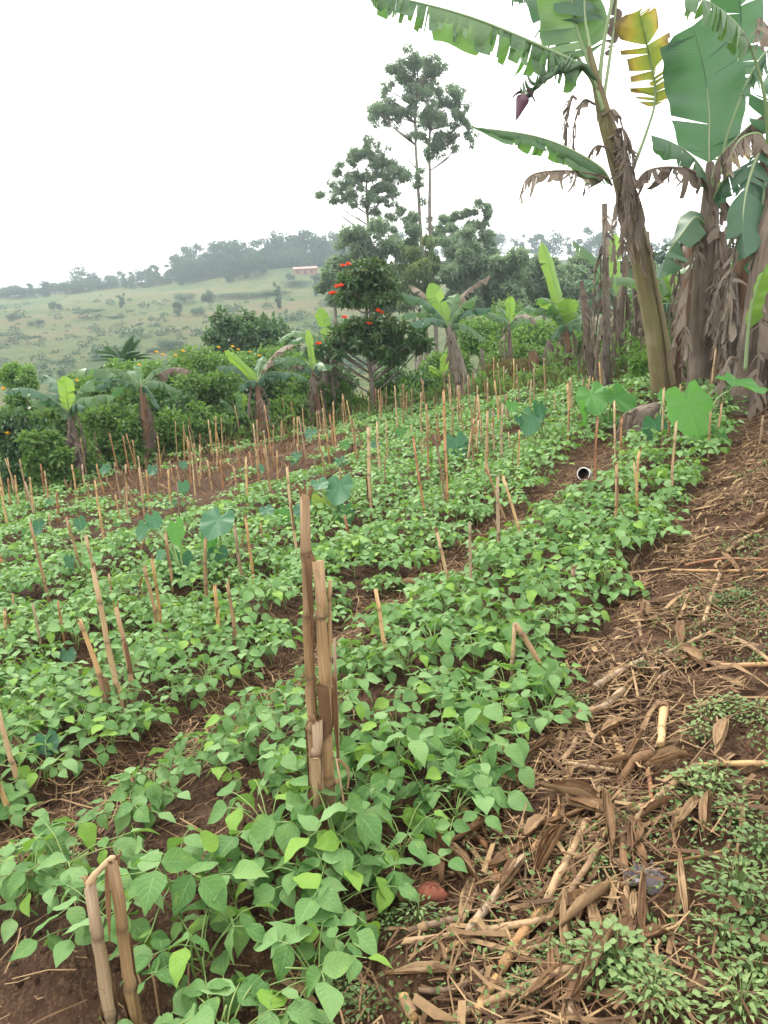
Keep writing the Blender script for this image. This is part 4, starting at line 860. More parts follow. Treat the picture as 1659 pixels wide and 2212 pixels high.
for k, (pts, rr_, mt) in enumerate([([(1410, 812), (1408, 720), (1400, 600), (1398, 500)], [.09, .085, .075, .06, .03], 'ps_b'), ([(1460, 830), (1470, 720), (1486, 600), (1496, 480)], [.1, .09, .08, .06, .03], 'ps_c'), ([(1566, 846), (1570, 740), (1566, 620), (1560, 500)], [.1, .1, .09, .07, .04], 'ps_b'), ([(1650, 870), (1652, 760), (1646, 640), (1640, 540)], [.11, .1, .09, .08, .05], 'ps_b'), ([(1592, 860), (1582, 760), (1578, 660), (1580, 590)], [.09, .085, .08, .07, .05], 'ps_w')]):
    dead_stem(['dark stem close behind the leaning banana, on its right', 'reddish stem leaning right between the two large bananas', 'dark stem behind the red-brown leaning one', 'thick dark stem at the right border behind the wrapped one', 'pale tattered stem between the right border stems'][k], pts, rr_, mt, 9, 45 + k)
# --- smaller bananas along the far edge: (base px), (crown px), stem radius, stem material, leaves (tip px, dz, width, kind, fold)
def small_banana(label, base, crown, rad, mat, leaves, seed, dist=None, name='banana_plant', dry=5):
    global oA
    g = on_ground(*base)
    if dist: q = at(base[0], base[1], dist); g = Vector((q.x, dist, hz(q.x, dist)))
    oA = np.array(g); D = g.y; t = thing(name, label, 'banana plant', g)
    c = lp(crown[0], crown[1], D); b0 = lp(base[0], base[1] + 6, D)
    if dist: b0 = np.array([0, 0, -0.05])
    pseudostem(t, [b0, b0 * .5 + c * .5 + [0.02, 0, 0], c], [rad, rad * 0.85, rad * 0.4], mat, seed, 4, 16, 12)
    for k, (tx, ty, dz, w, kind, fo) in enumerate(leaves):
        tip = lp(tx, ty, D + dz); L = np.linalg.norm(tip - c); mid = c * .5 + tip * .5; 
        up = 0.16 * L if kind != 'b' else 0.04 * L
        mid = mid + np.array([0, 0, up]); c2 = c * 0.94 + b0 * 0.06
        face = (0, -1, 0.25) if kind in 'b' and tip[2] - c[2] > 0.5 * L else (0, -0.35, 1)
        banana_leaf(t, [c2, c * .8 + mid * .2 + [0, 0, up * .3], mid, tip], w, MATK[kind], face, fo, 4 if kind == 'b' else 12, 0.18 if kind == 'b' else 0.35 if kind != 'x' else 0.7, 0.15, seed * 20 + k, down=(0, 0, -1) if fo > 0.7 else None, name='dead_leaf' if kind == 'x' else 'leaf', ribr=0.015)
    if name == 'banana_plant':
        rx = random.Random(seed)
        for k in range(4):
            P = leafpath(c * 0.96 + b0 * 0.04, rx.random() * 6.28, rx.uniform(0.5, 1.1), rx.uniform(0.9, 1.5), rx.uniform(0.14, 0.24)); banana_leaf(t, P, rx.uniform(0.3, 0.42), rx.choice(['ban_green', 'ban_teal', 'ban_green', 'ban_dry']), (0, 0, 1), rx.uniform(0.4, 0.8), rx.randint(8, 18), 0.5, 0.18, seed * 50 + k, missing=0.1, ribr=0.014)
    for k in range(dry): hang_dry(t, c * (0.95 - 0.08 * k) + b0 * (0.05 + 0.08 * k), 1.1 * np.linalg.norm(c) * 0.5, 0.4, seed * 30 + k, None, 0.1)
    return t
small_banana('leaning grey-stemmed banana with one bright upright leaf, right of the tulip tree', (1008, 872), (968, 706), 0.17, 'ps_w',
    [(928, 612, 0.1, 0.42, 'b', 0.1), (868, 634, -0.3, 0.4, 'd', 0.6), (1058, 596, 0.5, 0.32, 'x', 0.5), (1066, 666, -0.4, 0.34, 'd', 0.9), (987, 634, 0.2, 0.42, 'g', 0.35), (1030, 640, -0.3, 0.36, 'g', 0.7), (885, 700, -0.5, 0.4, 'd', 0.5), (1052, 735, -0.5, 0.34, 'g', 0.9), (905, 660, 0.6, 0.36, 'g', 0.6)], 51)
small_banana('small bright green banana sucker in front of the leaning grey banana', (960, 862), (958, 815), 0.05, 'ps_b', [(962, 764, 0, 0.28, 'b', 0.1), (925, 790, -0.1, 0.2, 'b', 0.5), (975, 800, -0.1, 0.22, 'b', 0.3)], 52, None, 'banana_sucker', 1)
small_banana('banana with bright broad leaf and tall torn leaf, left of the dead stems', (1228, 828), (1222, 706), 0.11, 'ps_c',
    [(1228, 645, -0.1, 0.42, 'b', 0.1), (1130, 668, -0.4, 0.34, 'g', 0.8), (1172, 646, -0.2, 0.34, 'b', 0.5), (1170, 522, 0.2, 0.4, 'b', 0.5), (1195, 620, 0.3, 0.4, 'g', 0.6), (1262, 640, 0.2, 0.4, 'g', 0.5), (1280, 690, -0.3, 0.36, 'd', 0.9), (1190, 730, -0.4, 0.3, 'd', 0.8)], 53)
small_banana('banana with pale tall leaf at the left side of the tulip tree', (684, 884), (712, 738), 0.09, 'ps_w',
    [(690, 664, 0.1, 0.38, 'b', 0.3), (668, 716, -0.1, 0.2, 'g', 0.3), (650, 770, -0.4, 0.3, 'g', 0.8), (735, 720, 0.2, 0.34, 'g', 0.6)], 54, 18.4)
small_banana('banana in the middle of the hedge with one bright narrow leaf', (570, 952), (555, 826), 0.1, 'ps_c',
    [(486, 758, -0.2, 0.26, 'b', 0.4), (640, 780, -0.2, 0.34, 'g', 0.9), (468, 792, 0.3, 0.34, 'd', 0.8), (605, 770, 0.3, 0.36, 'g', 0.6), (570, 770, 0.4, 0.34, 'g', 0.4), (630, 810, -0.4, 0.34, 'd', 1.0), (515, 840, -0.4, 0.3, 'd', 0.8)], 55)
small_banana('ragged banana with drooping grey-green leaves in the left half of the hedge', (316, 962), (306, 836), 0.1, 'ps_c',
    [(226, 794, -0.2, 0.34, 'g', 0.8), (364, 790, -0.1, 0.4, 'g', 0.7), (392, 848, -0.4, 0.36, 'g', 1.0), (294, 788, 0.2, 0.2, 'g', 0.3), (200, 838, 0.2, 0.36, 'd', 0.9), (345, 880, -0.4, 0.34, 'd', 0.9), (275, 800, 0.4, 0.3, 'g', 0.5)], 56, 15.0)
small_banana('banana with pale upright rolled leaf near the left border of the hedge', (162, 985), (150, 892), 0.11, 'ps_b',
    [(138, 812, -0.1, 0.34, 'b', 0.15), (62, 866, -0.2, 0.38, 'g', 0.9), (200, 820, 0.1, 0.38, 'g', 0.6), (205, 858, -0.3, 0.36, 'g', 0.8), (100, 850, 0.3, 0.36, 'd', 0.8), (185, 880, -0.5, 0.3, 'd', 0.9)], 57, 13.5)
small_banana('banana with one pale upright leaf left of the tulip tree, behind the hedge', (686, 872), (676, 800), 0.09, 'ps_c', [(665, 712, 0, 0.2, 'b', 0.3), (620, 770, -0.2, 0.3, 'g', 0.8), (640, 800, -0.2, 0.3, 'd', 0.8), (720, 790, 0.2, 0.32, 'd', 0.8)], 58, 17.4)
small_banana('low banana shoot with broad green leaves right of the hedge shrubs', (510, 935), (515, 905), 0.05, 'ps_b', [(515, 845, 0, 0.24, 'g', 0.2), (475, 862, -0.1, 0.24, 'g', 0.5), (525, 850, 0.1, 0.28, 'b', 0.3), (545, 890, -0.2, 0.24, 'g', 0.6)], 59, 16.6, 'banana_sucker', 0)
small_banana('banana with backlit yellow-green leaf just left of the leaning stem', (1330, 800), (1330, 640), 0.09, 'ps_b', [(1328, 505, 0.2, 0.36, 'b', 0.3), (1235, 520, 0.3, 0.42, 'g', 0.8), (1290, 590, 0.2, 0.4, 'g', 0.6), (1370, 590, 0.3, 0.4, 'd', 0.7), (1260, 660, -0.2, 0.36, 'd', 0.9)], 60, 15.5, dry=5)
small_banana('dense green banana behind the gap between the two large bananas', (1455, 800), (1455, 660), 0.1, 'ps_b', [(1410, 560, 0.2, 0.5, 'g', 0.5), (1490, 600, 0.3, 0.5, 'd', 0.6), (1440, 590, 0, 0.45, 'b', 0.3), (1500, 670, -0.2, 0.45, 'g', 0.8), (1400, 680, -0.2, 0.4, 'd', 0.9)], 61, 13.0, dry=4)
small_banana('banana deep behind the right border stems', (1590, 800), (1590, 620), 0.11, 'ps_b', [(1540, 520, 0.2, 0.5, 'd', 0.5), (1640, 540, 0.3, 0.5, 'd', 0.6), (1590, 530, 0, 0.5, 'g', 0.4), (1660, 640, -0.2, 0.5, 'd', 0.8), (1520, 640, 0.1, 0.5, 'd', 0.8)], 62, 11.5, dry=6)
small_banana('banana at the far right edge with leaves crossing the border', (1700, 850), (1700, 600), 0.11, 'ps_b', [(1620, 470, 0.2, 0.5, 'd', 0.5), (1650, 560, 0.2, 0.5, 'd', 0.6), (1720, 460, 0, 0.5, 'g', 0.4), (1780, 620, -0.2, 0.5, 'd', 0.8), (1640, 690, -0.3, 0.45, 'd', 0.9)], 63, 10.0, dry=6)
small_banana('small banana with pale leaves in the shrubs right of the leaning grey banana', (1100, 800), (1100, 700), 0.08, 'ps_b', [(1104, 640, 0, 0.3, 'b', 0.3), (1050, 680, 0.1, 0.36, 'g', 0.8), (1150, 690, 0.1, 0.36, 'g', 0.8), (1075, 660, 0.2, 0.36, 'g', 0.5)], 64, 19.0, dry=2)

# ------------------------------------------------------------------ taro plants
def taro_mesh(seed, cup=0.15):
    r = np.random.default_rng(seed); n = 22; out = []
    for k in range(n):                                        # heart outline, notch at +y, tip at -y
        a = math.pi / 2 + 2 * math.pi * (k + 0.5) / n; s = a - math.pi / 2
        rad = 0.40 + 0.20 * abs(math.sin(s * 0.5)) ** 2 + 0.12 * math.exp(-((s - math.pi) / 0.4) ** 2) - 0.28 * math.exp(-(min(s, 2 * math.pi - s) / 0.30) ** 2) + 0.05 * math.exp(-((min(s, 2 * math.pi - s) - 0.75) / 0.3) ** 2)
        out.append((math.cos(a) * rad * 0.86, math.sin(a) * rad))
    V = [(0, 0, -0.02)]; uv = [(0.5, 0.5)]
    for q in (0.35, 0.7, 1.0):
        for k, (x, y) in enumerate(out):
            rad = math.hypot(x, y) * q; V.append((x * q, y * q, cup * rad * rad * 1.2 + 0.055 * math.sin(k * 1.7 + seed) * q * q - 0.22 * (min(0, y * q)) ** 2)); uv.append((0.5 + x * q, 0.5 + y * q))
    T = [(0, 1 + k, 1 + (k + 1) % n) for k in range(n)]; Q = [(1 + q * n + k, 1 + (q + 1) * n + k, 1 + (q + 1) * n + (k + 1) % n, 1 + q * n + (k + 1) % n) for q in range(2) for k in range(n)]
    return mesh_np('leaf', V, [np.array(T), np.array(Q)], 'taro', np.zeros(len(V)), None, uv)
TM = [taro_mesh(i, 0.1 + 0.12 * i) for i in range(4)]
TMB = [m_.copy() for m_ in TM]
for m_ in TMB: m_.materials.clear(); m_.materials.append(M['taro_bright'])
TMY = TM[0].copy(); TMY.materials.clear(); TMY.materials.append(M['taro_yellow'])
def taro(label, base, leaves, seed=0):
    r = random.Random(seed); g = on_ground(*base); t = thing('taro_plant', label, 'taro', g)
    for px, py, size, *o in leaves:
        face = o[0] if o else (r.uniform(-0.5, 0.5), -0.7, 0.7); yel = len(o) > 1
        p = at(px, py, g.y + r.uniform(-0.05, 0.05)); L = size * g.y / FPX * (1.15 if seed < 4 else 0.98)
        nrm = Vector(face).normalized(); dwn = Vector((r.uniform(-0.35, 0.35), -0.1, -1)); yv = -(dwn - nrm * dwn.dot(nrm)).normalized(); xv = yv.cross(nrm)
        mt = Matrix((xv, yv, nrm)).transposed().to_4x4() @ Matrix.Scale(L, 4); mt.translation = p - g
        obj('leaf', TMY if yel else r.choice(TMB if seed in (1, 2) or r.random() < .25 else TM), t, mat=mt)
        mb = MB(); q = np.array(p - g) - np.array(nrm) * 0.02 * L
        tube(mb, spline([(r.uniform(-.02, .02), r.uniform(-.02, .02), -0.02), q * [0.45, 0.45, 0.7] + [0, 0.02, 0], q * [0.9, 0.9, 0.97] - np.array(nrm) * 0.05, q], 9), np.linspace(0.011, 0.005, 9) * (0.5 + L * 1.4), 6)
        mb.build('petiole', 'petiole', t)
    return t
CF = (0.1, -1, 0.45)
taro('taro with big upright heart-shaped leaf below the upright banana', (1508, 968), [(1485, 872, 105, (0.15, -1, 0.35)), (1588, 826, 85, (0.2, -0.25, 1)), (1550, 930, 40)], 1)
taro('taro with two bright leaves left of the leaning banana foot', (1310, 930), [(1278, 852, 70, (-0.3, -0.6, 0.7)), (1332, 858, 72, (0.3, -0.6, 0.7)), (1318, 905, 38)], 2)
taro('taro with small leaf against the leaning banana foot', (1420, 965), [(1414, 918, 52, (-0.4, -1, 0.3)), (1438, 850, 30)], 3)
taro('taro with teal folded leaves in the far field, left of the bright pair', (1185, 965), [(1150, 902, 62, (-0.6, -0.8, 0.3)), (1165, 880, 44, (0.5, -0.7, 0.4)), (1258, 885, 55, (0.9, -0.5, 0.2)), (1105, 875, 34), (1120, 905, 28)], 4)
taro('taro with one veined bluish leaf in mid field beside the paired stalks', (1000, 1000), [(985, 955, 62, (-0.1, -1, 0.6))], 5)
taro('yellowing taro with several big leaves in the centre of the field', (715, 1135), [(700, 1085, 70, (0.2, -0.8, 0.6), 1), (735, 1050, 75, (-0.3, -0.7, 0.6)), (655, 1100, 60, (-0.4, -0.6, 0.7)), (745, 1105, 55, (0.5, -0.8, 0.3)), (690, 1045, 45, (0, -0.5, 0.9)), (620, 1110, 42)], 6)
taro('taro with widespread scalloped leaf left of the paired stalks', (480, 1225), [(472, 1122, 88, (0.1, -0.55, 0.85)), (452, 1160, 44, (-0.2, -0.9, 0.3)), (470, 1195, 55, (0.1, -0.7, 0.6))], 7)
taro('taro with large bluish drooping leaves behind the single slim stalk', (400, 1250), [(380, 1140, 60, (-0.5, -0.8, 0.3)), (388, 1212, 75, (0.2, -0.8, 0.5)), (330, 1120, 42, (0.3, -0.8, 0.5)), (312, 1140, 45, (-0.5, -0.8, 0.4)), (350, 1195, 34)], 8)
taro('taro with two leaves either side of a thick left stalk', (185, 1265), [(200, 1206, 48, (0.2, -0.4, 0.9)), (150, 1210, 46, (-0.6, -0.8, 0.2)), (172, 1126, 32, (0.1, -0.9, 0.5)), (85, 1134, 40, (-0.3, -0.8, 0.5))], 9)
taro('taro with small bluish leaf low among the left beans', (150, 1440), [(146, 1412, 44, (0.3, -0.5, 0.8))], 10)
taro('glossy dark taro leaf among the beans at the left border', (100, 1660), [(100, 1600, 62, (0.35, -0.55, 0.75))], 11)
taro('taro with two bluish leaves at the bare brown patch', (392, 1090), [(396, 1048, 32, (0.1, -0.9, 0.4)), (372, 1088, 36, (-0.4, -0.8, 0.4))], 12)
taro('taro right of the brown patch with dark round leaf', (600, 1130), [(575, 1102, 40, (0.1, -0.5, 0.9)), (610, 1112, 46, (0.4, -0.7, 0.5))], 13)
for k, (x, y, s) in enumerate([(672, 933, 30), (813, 962, 32), (866, 932, 30), (640, 985, 34), (745, 960, 24), (205, 1005, 36), (395, 1002, 22), (230, 1012, 30), (735, 995, 28), (105, 1085, 26), (60, 1150, 30), (1060, 895, 26), (560, 1010, 24), (330, 1012, 30)]):
    taro('small far taro with %s, %s' % (['one bluish leaf', 'one drooping leaf', 'one round leaf'][k % 3], ['left of the tall sheathed stalk', 'beside the tall sheathed stalk', 'under the leaning grey banana', 'at the near side of the brown patch', 'left of the tulip tree foot', 'by the hedge foot', 'in the bare brown patch', 'at the dark hedge foot on the left', 'in front of the tulip tree trunk', 'at the left border', 'low at the left border', 'near the field edge twigs', 'right of the bare patch', 'beside the hedge bananas'][k]), (x + 4, y + 26), [(x, y, s)], 40 + k)
# the brown rotting stump by the leaning banana
g = on_ground(1385, 940); rs = np.random.default_rng(3); st = thing('banana_stump', 'dark rotting banana stump at the foot of the leaning banana', 'stump', g)
mb = MB(); tube(mb, spline([(-0.18, 0, -0.05), (0.0, 0.02, 0.16), (0.2, 0.1, 0.3)], 8), [0.12, 0.15, 0.16, 0.15, 0.13, 0.11, 0.08, 0.04], 12, wob=0.35); mb.build('stump_body', 'ps_b', st)
for k in range(7):
    hang_dry(st, (rs.uniform(-.15, .2), rs.uniform(-.12, .05), rs.uniform(0.15, 0.3)), 0.3, 0.2, 300 + k, rs.uniform(3, 6.2), 0.08)

# ------------------------------------------------------------------ maize stalks left standing
def stalk_geo(mb, P, r0, r1, seed, slant=0.8, sides=9, inter=0.19, start=None):
    r = random.Random(seed); P = spline(P, 60); seg = np.linalg.norm(np.diff(P, axis=0), axis=1); ln = np.concatenate([[0], np.cumsum(seg)]); L = ln[-1]
    nodes = []; z = r.uniform(0.02, 0.08) if start is None else start
    while z < L - 0.03: nodes.append(z); z += inter * r.uniform(0.8, 1.25)
    st = [0.0]
    for z in nodes: st += [z - 0.016, z - 0.005, z + 0.004, z + 0.016]
    st += [L * k / 6 for k in range(1, 6)] + [L]; st = sorted(set(min(max(s, 0), L) for s in st))
    Q = np.stack([np.interp(st, ln, P[:, i]) for i in range(3)], 1)
    rad = np.array([r0 + (r1 - r0) * s / L for s in st]); aux = np.zeros(len(st))
    for i, s in enumerate(st):
        for z in nodes:
            if abs(s - z) < 0.007: rad[i] *= 1.07; aux[i] = 0.62 if s < z else 0.3
            elif abs(s - z) < 0.02: aux[i] = 0.08
    Q = Q + np.array([[r.gauss(0, 1), r.gauss(0, 1), 0] for _ in st]) * r0 * 0.10
    tube(mb, Q, rad * np.array([r.uniform(.94, 1.05) for _ in st]), sides, True, 0, aux, wob=0.13, slant=slant, rng=r)
    return Q, rad
def strip(mb, P, w, rnd, rng, curl=0.3, nrm=None):
    """a dry leaf or husk strip along P"""
    P = spline(P, 9); T, A, B = frames(P); V = []; uv = []
    for i in range(9):
        k = i / 8; ww = w * min(1, 0.35 + 2.2 * k) * min(1, (1 - k) * 2.2 + 0.06)
        for c in range(4):
            v = c / 3 - 0.5; V.append(P[i] + A[i] * v * ww + B[i] * (curl * ww * (4 * v * v) + 0.004 * rng.random())); uv.append((c / 3, k))
    mb.add(V, [(i * 4 + c, i * 4 + c + 1, i * 4 + c + 5, i * 4 + c + 4) for i in range(8) for c in range(3)], (), rnd, None, uv)
def sheath_geo(mb, Q, rad, i0, i1, seed, flare=0.5):
    r = random.Random(seed); T, A, B = frames(Q); a0 = r.random() * 6.28; V = []; uv = []; rows = list(range(i0, i1 + 1)); nc = 7
    for j, i in enumerate(rows):
        t = j / max(1, len(rows) - 1); span = 4.6 - 2.8 * t
        for c in range(nc):
            a = a0 + (c / (nc - 1) - 0.5) * span; q = rad[i] * (1.10 + flare * t ** 3 + 0.05 * r.random()); V.append(Q[i] + (A[i] * math.cos(a) + B[i] * math.sin(a)) * q); uv.append((c / nc, t))
    mb.add(V, [(j * nc + c, j * nc + c + 1, (j + 1) * nc + c + 1, (j + 1) * nc + c) for j in range(len(rows) - 1) for c in range(nc - 1)], (), r.random(), None, uv)
LAND = []                                             # landmarks used when bean plants are described
def stalk(label, base, top, r=0.014, mat='stalk', seed=0, sheath=False, leaf=0, group='cut maize stalks standing in the bean field', bend=0.015, dy=0.0, cat='maize stalk', land=None, extra=0.0):
    rg = random.Random(seed); g = on_ground(*base); tp = at(top[0], top[1], g.y + dy) - g
    t = thing('maize_stalk', label, cat, g, group)
    b = Vector((tp.x, tp.y, tp.z)); mid = b * 0.5 + Vector((rg.uniform(-1, 1) * bend, rg.uniform(-1, 1) * bend, 0))
    mb = MB(); Q, rad = stalk_geo(mb, [b * -(0.06 / b.length), mid, b], r, r * 0.82, seed, slant=rg.uniform(0.2, 1.3)); mb.build('stem', mat, t)
    if r > 0.0105:
        fb = MB(); T_ = unit(Q[-1] - Q[-3])
        for k in range(rg.randint(3, 6)):
            a = rg.random() * 6.28; o = np.array([math.cos(a), math.sin(a), 0]) * rad[-1] * 0.8; l = rg.uniform(.015, .05)
            strip(fb, [Q[-1] + o - T_ * 0.03, Q[-1] + o * 1.1, Q[-1] + o * rg.uniform(1.0, 2.2) + T_ * l * .6, Q[-1] + o * rg.uniform(1.0, 3.5) + T_ * l * rg.uniform(.5, 1)], rg.uniform(.004, .009), rg.random(), rg, 0.3)
        fb.build('frayed_top', 'husk', t)
    if sheath:
        n = len(Q)
        for k in range(sheath):
            sb = MB(); i0 = rg.randint(0, max(1, n // 2)); sheath_geo(sb, Q, rad, i0, min(n - 1, i0 + rg.randint(4, 8)), seed + k, rg.uniform(0.1, 0.9)); sb.build('leaf_sheath', 'husk', t)
    for k in range(leaf):
        i = rg.randint(len(Q) // 4, len(Q) - 1); p = Q[i]; a = rg.random() * 6.28; o = np.array([math.cos(a), math.sin(a), 0]); L = rg.uniform(0.12, 0.35)
        lb = MB(); strip(lb, [p + o * rad[i] * .8, p + o * 0.03 + [0, 0, -.02], p + o * 0.05 + [0, 0, -L * .5], p + o * 0.045 + [0, 0, -L]], 0.018, rg.random(), rg, 0.5); lb.build('dead_leaf', 'husk', t)
    
    w_ = label.replace(',', '').split()[:10]
    while w_[-1] in ('of', 'the', 'a', 'in', 'at', 'by', 'and', 'right', 'left', 'near', 'with', 'beside', 'behind', 'into', 'standing', 'central', 'close', 'lower', 'bluish', 'bright', 'three', 'folded-over', 'scalloped'): w_.pop()
    LAND.append((g, ' '.join(w_)))
    return t
# the thick cluster in front: two tall stalks, a third and loose fibres
stalk('tallest near stalk, thick and pale, back left of the central cluster', (688, 1838), (658, 1072), 0.018, 'stalk', 1, 5, 1, None, 0.006, 0.03, land='the tall central stalk cluster')
stalk('stout split stalk with broken top in front of the central cluster', (707, 1842), (690, 1212), 0.020, 'stalk', 2, 5, 2, None, 0.006, 0.0)
stalk('short grey-brown stalk butt at the foot of the central cluster', (697, 1846), (684, 1560), 0.019, 'stalk_grey', 3, 3, 1, None, 0.004, -0.02)
stalk('thin shredded fibre stalk on the right of the central cluster', (724, 1830), (712, 1255), 0.0075, 'stalk', 4, 0, 2, None, 0.012, 0.0)
stalk('second thin dry fibre strand right of the central cluster', (731, 1760), (722, 1380), 0.006, 'stalk_grey', 5, 0, 1, None, 0.012, 0.0)
stalk('thin dry twig leaning against the foot of the central cluster', (752, 1850), (726, 1640), 0.004, 'stalk', 6, 0, 0, None, 0.01, 0.0)
# the broken pair at the bottom left
stalk('bent stalk with folded-over top at the lower left, left one of the pair', (258, 2300), (196, 1912), 0.015, 'stalk_grey', 7, 3, 0, None, 0.006, 0.0, land='the folded stalk pair')
stalk('right stalk of the folded pair at the lower left', (306, 2300), (244, 1862), 0.0145, 'stalk', 8, 2, 0, None, 0.004, 0.0)
g = on_ground(258, 2300); fo = thing('broken_stalk_top', 'short folded stalk top bridging the pair at the lower left', 'maize stalk', at(196, 1914, g.y))
oF = np.array(at(196, 1914, g.y)); mb = MB(); tube(mb, [np.array(at(a_, b_, g.y)) - oF for a_, b_ in ((199, 1926), (195, 1908), (204, 1890), (222, 1872), (240, 1854), (247, 1850))], [.010, .0105, .0075, .0065, .007, .004], 8, wob=0.45); mb.build('stem', 'stalk', fo)
mb = MB(); strip(mb, [np.array(at(228, 1880, g.y - .02)) - oF, np.array(at(232, 1960, g.y - .02)) - oF, np.array(at(237, 2040, g.y - .02)) - oF], 0.012, .3, random.Random(2)); mb.build('dead_leaf', 'husk', fo)
KEY = [
 ((238, 1556), (174, 1345), .0145, 'stalk_gold', 'golden leaning stalk, leftmost of three in the near left beans', 'the three near left stalks'),
 ((268, 1552), (202, 1228), .0155, 'stalk', 'tall thick stalk, middle of three in the near left beans', None),
 ((292, 1526), (250, 1312), .0145, 'stalk', 'straight stalk, rightmost of three in the near left beans', None),
 ((346, 1402), (312, 1228), .0145, 'stalk', 'left stalk of a close pair behind the three near left stalks', 'the close stalk pair'),
 ((352, 1396), (328, 1208), .012, 'stalk_gold', 'right, slimmer stalk of the close pair behind the three near left stalks', None),
 ((478, 1392), (463, 1268), .0145, 'stalk_gold', 'short golden stalk left of its twin in the mid left beans', 'the short golden twin stalks'),
 ((513, 1420), (491, 1260), .0125, 'stalk', 'short slim stalk right of its golden twin in the mid left beans', None),
 ((373, 1280), (358, 1155), .013, 'stalk', 'single stalk standing before the bluish drooping taro leaves', None),
 ((532, 1282), (507, 1140), .015, 'stalk_grey', 'thick brown stalk, left of a pair beside the scalloped taro leaf', None),
 ((553, 1286), (530, 1120), .012, 'stalk_gold', 'orange slim stalk, right of a pair beside the scalloped taro leaf', None),
 ((840, 1460), (812, 1272), .0115, 'stalk_gold', 'golden slanting stalk right of the central cluster', 'the golden slanting stalk'),
 ((648, 1226), (620, 1010), .013, 'stalk', 'tall slim stalk just left behind the central cluster top', None),
 ((400, 1195), (382, 1040), .008, 'stalk_grey', 'thin dark stalk between the bluish taro leaves', None),
 ((180, 1252), (143, 1120), .015, 'stalk', 'thick curved stalk between two taro leaves on the left', None),
 ((108, 1308), (65, 1130), .014, 'stalk', 'leaning pale stalk near the left border', None),
 ((92, 1420), (70, 1305), .0095, 'stalk_grey', 'thin grey stalk at the left, in front of the leaning pale stalk', None),
 ((140, 1396), (125, 1300), .009, 'stalk_red', 'thin reddish stalk right of the thin grey one on the left', None),
 ((48, 1722), (-6, 1530), .0125, 'stalk', 'stalk cut by the left border above the glossy taro leaf', None),
 ((30, 1782), (-10, 1680), .0125, 'stalk_gold', 'orange stalk butt cut by the left border', None),
 ((1238, 1302), (1239, 1230), .014, 'stalk_grey', 'short pointed brown stalk stub beside the path', 'the short pointed stub'),
 ((1018, 1290), (1015, 1128), .0105, 'stalk_grey', 'upright dark slim stalk at the littered furrow', 'the slim stalk at the furrow'),
 ((978, 1292), (944, 1150), .0125, 'stalk', 'shredded slanting stalk at the littered furrow', None),
 ((1132, 1185), (1086, 1030), .012, 'stalk_gold', 'long slanting stalk with orange foot in the right beans', 'the long slanting stalk'),
 ((1096, 1132), (1050, 1000), .011, 'stalk', 'slanting stalk left of the orange-footed one', None),
 ((800, 1118), (796, 925), .02, 'stalk', 'tall pale stalk wrapped in loose leaf sheath in mid field', 'the tall sheathed stalk'),
 ((921, 1126), (893, 948), .0125, 'stalk_red', 'reddish slanting stalk in mid field', None),
 ((964, 1114), (940, 942), .012, 'stalk_grey', 'dark slanting stalk right of the reddish one in mid field', None),
 ((968, 1112), (958, 846), .0155, 'stalk_red', 'tall red-footed stalk rising to the leaning grey banana', None),
 ((926, 1046), (921, 875), .015, 'stalk', 'tall pale stalk left of the red-footed one', None),
 ((1009, 1017), (1024, 904), .016, 'stalk', 'left of two pale stalks leaning together right of the veined taro leaf', None),
 ((1026, 998), (1034, 908), .013, 'stalk', 'right of two pale stalks leaning together right of the veined taro leaf', None),
 ((1051, 1054), (1053, 888), .016, 'stalk', 'tall thick pale stalk right of the two leaning together', None),
 ((1068, 1000), (1062, 915), .014, 'stalk', 'pale stalk just behind the tall thick one', None),
 ((1117, 1046), (1122, 929), .011, 'stalk_gold', 'slim orange-footed stalk before the folded teal taro leaf', None),
 ((1226, 964), (1226, 829), .014, 'stalk_gold', 'tall golden stalk below the bright broad banana leaf', None),
 ((1288, 1072), (1291, 908), .012, 'stalk_red', 'red-footed stalk right beside the white cup', 'the white cup'),
 ((1325, 1166), (1331, 1005), .013, 'stalk', 'upright stalk in the beans left of the path', 'the upright stalk by the path'),
 ((1378, 1112), (1381, 975), .0125, 'stalk_gold', 'stalk right of the upright one, nearer the path', None),
 ((1372, 1090), (1370, 1000), .009, 'stalk', 'thin short stalk just left of its neighbour by the path', None),
 ((1451, 1082), (1462, 912), .0115, 'stalk', 'stalk in front of the big heart-shaped taro leaf', None),
 ((1340, 1002), (1344, 905), .012, 'stalk_red', 'reddish stalk before the rotting stump', None),
 ((1430, 975), (1434, 840), .013, 'stalk', 'stalk standing against the leaning banana foot', None),
 ((1441, 980), (1444, 850), .010, 'stalk_red', 'thin stalk right beside the one at the banana foot', None),
 ((1545, 965), (1560, 872), .012, 'stalk', 'slanting stalk right of the big heart-shaped taro leaf', None),
 ((1530, 990), (1535, 890), .011, 'stalk', 'stalk under the edge-on taro leaf', None),
 ((1640, 960), (1648, 900), .011, 'stalk_grey', 'short stalk at the right border of the path', None),
 ((740, 1100), (735, 1010), .010, 'stalk', 'slim stalk right of the yellowing taro', None),
 ((835, 1060), (832, 985), .010, 'stalk', 'short slim stalk right of the tall sheathed one', None),
 ((690, 1000), (684, 890), .012, 'stalk', 'pale stalk left of the tulip tree foot', None),
 ((570, 1180), (562, 1130), .010, 'stalk_gold', 'low orange stalk behind the orange slim pair', None),
 ((240, 1310), (235, 1240), .010, 'stalk', 'short stalk behind the tall thick left stalk', None),
 ((15, 1390), (10, 1320), .012, 'stalk_gold', 'short golden stalk at the left border', None),
 ((36, 1340), (28, 1285), .011, 'stalk', 'thin stalk standing at the far left', None),
 ((298, 1215), (325, 1120), .009, 'stalk_red', 'stalk slanting to the right among the taro leaves', None),
]
